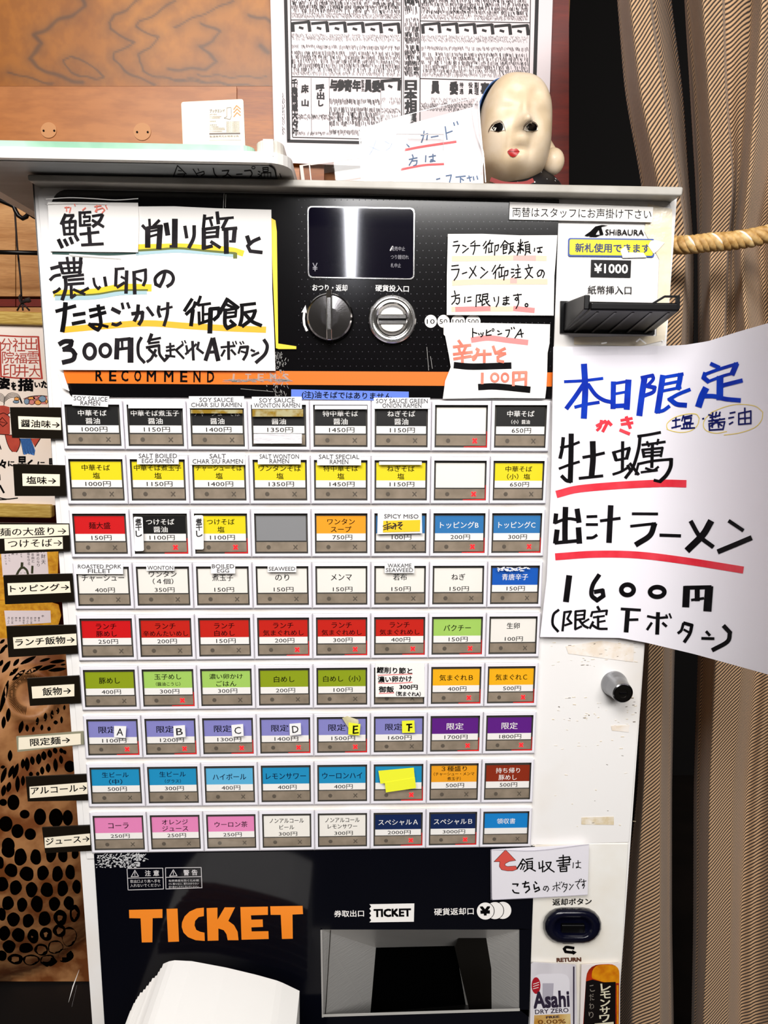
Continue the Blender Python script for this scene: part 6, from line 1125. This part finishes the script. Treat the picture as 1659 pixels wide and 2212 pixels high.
for j in range(ny):
    for i in range(nx): a = j * (nx + 1) + i; fs.append([a, a + 1, a + nx + 2, a + nx + 1])
mb = MB(); mb.geo(vs, fs, OWM, True); mb.build('body', o)
mb = MB(); kk = [0]
lens = lambda t: max(0.12, math.sin(math.pi * min(1, max(0, t))) ** 0.6)
def gouge(x0, y0, x1, y1, wd, l=0.0):
    a = Vector((x0, y0)); b = Vector((x1, y1)); q = [a.lerp(b, k / 6) for k in range(7)]; kk[0] += 1
    mb.strip(q, wd, FOW, OWL2, 0.0002 + kk[0] * 1e-6, 0, taper=lens)
Q = (0, 1370); SQ = 4.515
for x0, y0, x1, y1, wd in ((0,90,45,50,22),(0,190,55,110,26),(45,135,70,100,22),(0,310,25,250,26),(20,375,100,260,34),(130,310,185,240,28),(195,295,350,215,30),(90,405,180,325,28),(120,450,245,345,30),(245,385,415,305,32),(385,265,490,235,20),(485,275,635,255,26),(380,350,545,300,28),(470,355,645,335,28),(590,300,640,292,14),
 (0,760,80,450,34),(75,855,85,720,34),(30,920,40,800,32),(190,965,220,845,34),(265,950,262,880,26),(320,955,330,900,22),(360,890,368,810,22),(405,940,410,880,22),(440,850,445,765,26),(475,945,480,900,26),(505,830,510,740,24),(545,880,540,840,32),(560,780,565,715,24),(600,870,600,800,20),(625,740,630,690,18),(640,1170,620,1130,26),
 (95,1240,100,1130,34),(5,1300,50,1290,24),(10,1450,60,1300,34),(85,1400,130,1280,34),(130,1410,175,1260,36),(220,1310,225,1215,30),(265,1335,262,1200,38),(320,1275,310,1190,34),(375,1270,378,1165,40),(430,1230,425,1140,40),(490,1205,480,1125,36),(545,1165,530,1105,34),(605,1160,590,1110,30),(170,1540,172,1380,34),(222,1480,225,1380,30),(25,1580,45,1470,36),(75,1540,95,1440,36),(300,1390,302,1340,30),(365,1385,370,1340,26),(412,1370,410,1290,32),(470,1350,468,1260,36),(545,1340,538,1210,34),(600,1265,590,1180,30)):
    gouge(x0 / SQ, 1370 + y0 / SQ, x1 / SQ, 1370 + y1 / SQ, wd * 1.35 / SQ)
for k in range(64):
    a = math.radians(100 + k * 4.6); c, s = math.cos(a), math.sin(a)
    cx, cy = 62, 1500
    x0, y0 = cx + 27 * c, cy + 26 * s; x1, y1 = cx + 45 * c, cy + 45 * s * 1.0
    gouge(x0, y0, x1, y1, 1.5)
U = (0, 1800); SU = 5.37
sp = [(30,1640,40,36),(130,1640,62,80),(240,1755,50,45),(55,1850,70,80),(170,1920,62,72),(295,1950,58,60),(390,1780,62,85),(545,1790,72,95),(660,1790,52,80),(680,1290,55,60),(80,2060,66,80)]
for cx, cy, rx, ry in sp: mb.disc(cx / SQ, 1370 + cy / SQ, rx / SQ * .95, ry / SQ * .95, FOW, OWL2, 0.0003)
for cx, cy, rx, ry in ((95,190,75,100),(235,275,72,105),(415,275,62,95),(590,230,60,110),(730,250,55,90),(870,230,40,70),(130,430,75,80),(312,470,82,85),(495,460,68,85),(665,470,62,95),(815,450,55,90),(0,340,45,75),(20,590,75,90),(180,630,70,85),(365,655,68,85),(545,655,72,90),(725,640,62,95),(890,620,50,80),(90,810,68,85),(255,830,60,80),(430,820,70,95),(630,820,66,78),(800,810,60,80),(155,1000,75,78),(325,1015,65,80),(515,990,70,90),(700,980,78,90),(865,930,60,100),(20,940,50,75),(215,1180,75,80),(385,1195,65,85),(535,1170,72,80),(690,1130,75,75),(50,1160,65,85),(105,1315,75,72),(300,1330,80,62),(480,1350,80,70),(640,1320,90,80),(800,1200,90,110),(20,1420,60,60),(180,1460,90,60),(360,1470,100,60),(560,1480,100,70),(760,1420,90,80)):
    n = 20; ph0 = random.random() * 6; mb.poly([(cx / SU + rx / SU * math.cos(2 * math.pi * k / n) * (1 + .07 * math.sin(3 * 2 * math.pi * k / n + ph0)), 1800 + cy / SU + ry / SU * math.sin(2 * math.pi * k / n) * (1 + .07 * math.cos(2 * 2 * math.pi * k / n + ph0))) for k in range(n)], FOW, OWL2, 0.0003)
for cx, cy, rx, ry in ((-60, 1700, 14, 18), (-30, 1760, 14, 18), (-70, 1830, 14, 18), (-30, 1880, 14, 18), (-60, 1960, 14, 18), (-110, 1900, 14, 18), (-110, 1760, 14, 18)): mb.disc(cx, cy, rx, ry, FOW, OWL2, 0.0003)
mb.build('feather_gouge', o)['kind'] = 'stuff'
mb = MB(); box(mb, (-0.45, 0.22, 0.0), (-0.035, 0.42, P(20, 2150, 0.34).z), M('black_stand', '#060303', 0.6)); s = mb.build('dark_pedestal', base=(-0.2, 0.26, 0.0)); tag(s, 'black pedestal block under the carved owl', 'stand')
mb = MB(); vs = [P(165, 2070, .095), P(182, 2085, .09), P(175, 2212, .08), P(150, 2300, .08), P(120, 2300, .09), P(140, 2160, .095)]
mb.geo(vs, [[0, 1, 2, 3, 4, 5]], CLEAR); mb.strip([Vector((171, 2095)), Vector((158, 2130)), Vector((148, 2165))], 2.4, flat(.085), PAPER, 0, 0, taper=lens); mb.strip([Vector((166, 2128)), Vector((155, 2175))], 1.4, flat(.084), GREYP, 0, 0, taper=lens); b_ = mb.build('clear_wrapper', base=P(160, 2300, .09)); tag(b_, 'crinkled clear plastic wrapper between the black pedestal and the machine', 'wrapper')  # the pale strips are highlights painted on the clear plastic

# ------------------------------------------------------------------ ream of white paper leaning in front of the machine
o = thing('paper_pile', 'thick arched pile of white paper sheets at the bottom in front of the machine', 'paper', P(470, 2330, -0.09))
Lp = [(530, 805), (512, 835), (498, 858), (478, 885), (458, 900), (440, 925), (420, 950), (400, 975), (378, 995), (362, 1020), (350, 1040), (335, 1065), (325, 1090), (312, 1115), (305, 1145), (297, 1175), (290, 1205), (284, 1235), (280, 1270), (278, 1310)]
SHW = M('copy_paper', '#f4f2ee', 0.8)
YP0 = -0.05
top = lambda x, k: (lerp_poly([(530, 800), (600, 781), (720, 787), (950, 830), (1150, 878), (1300, 920), (1436, 985)], x)) + k * 27
for k, (lx, ly) in enumerate(Lp):
    mb = MB(); pts = []
    for i in range(25):
        t = i / 24; x = lx + (1435 - lx) * t
        if x < 600: yy = ly - (ly - top(600, k)) * (1 - ((600 - x) / (600 - lx + 1e-6)) ** 1.5) if lx < 600 else top(x, k)
        else: yy = top(x, k) + (0)
        pts.append((180 + x / S3, 1820 + yy / S3))
    th = 27 / S3 * 0.9; F = flat(YP0 - 0.0006 * math.sin(k * 2.1) )
    bot = [(x, y + th) for x, y in pts][::-1]; n = len(pts)
    bk = [F(x, y, 0) for x, y in pts + bot]; fr = [v + Vector((0, -0.08, 0)) for v in bk]; m = 2 * n
    mb.geo(fr + bk, [[i, i + 1, m - 2 - i, m - 1 - i] for i in range(n - 1)] + [[m + i, m + m - 1 - i, m + m - 2 - i, m + i + 1] for i in range(n - 1)] + [[i, (i + 1) % m, (i + 1) % m + m, i + m] for i in range(m)], SHW); mb.build('sheet', o)
zb_ = P(400, 1820 + (1310 + 27) / S3 + 40, YP0).z
mb = MB(); q = [P(180 + 260 / S3, 2275, YP0), P(180 + 1450 / S3, 2330, YP0)]
box(mb, (q[0].x - 0.02, YP0 - 0.09, 0.0), (q[1].x + 0.02, YP0 + 0.01, min(q[0].z, q[1].z)), M('side_box', '#8a8580', 0.6)); s = mb.build('low_stand', base=(0.1, -0.09, 0)); tag(s, 'grey stand below the frame that carries the pile of white paper', 'stand')

# ------------------------------------------------------------------ build everything
finalize()
for ob, vals in GRAINS:
    at = ob.data.attributes.new('grain', 'FLOAT', 'POINT'); at.data.foreach_set('value', vals)
for co_, uvs_ in CURTAIN_UV:
    ul = co_.data.uv_layers.new(name='cloth')
    for lp_ in co_.data.loops: ul.data[lp_.index].uv = uvs_[lp_.vertex_index]
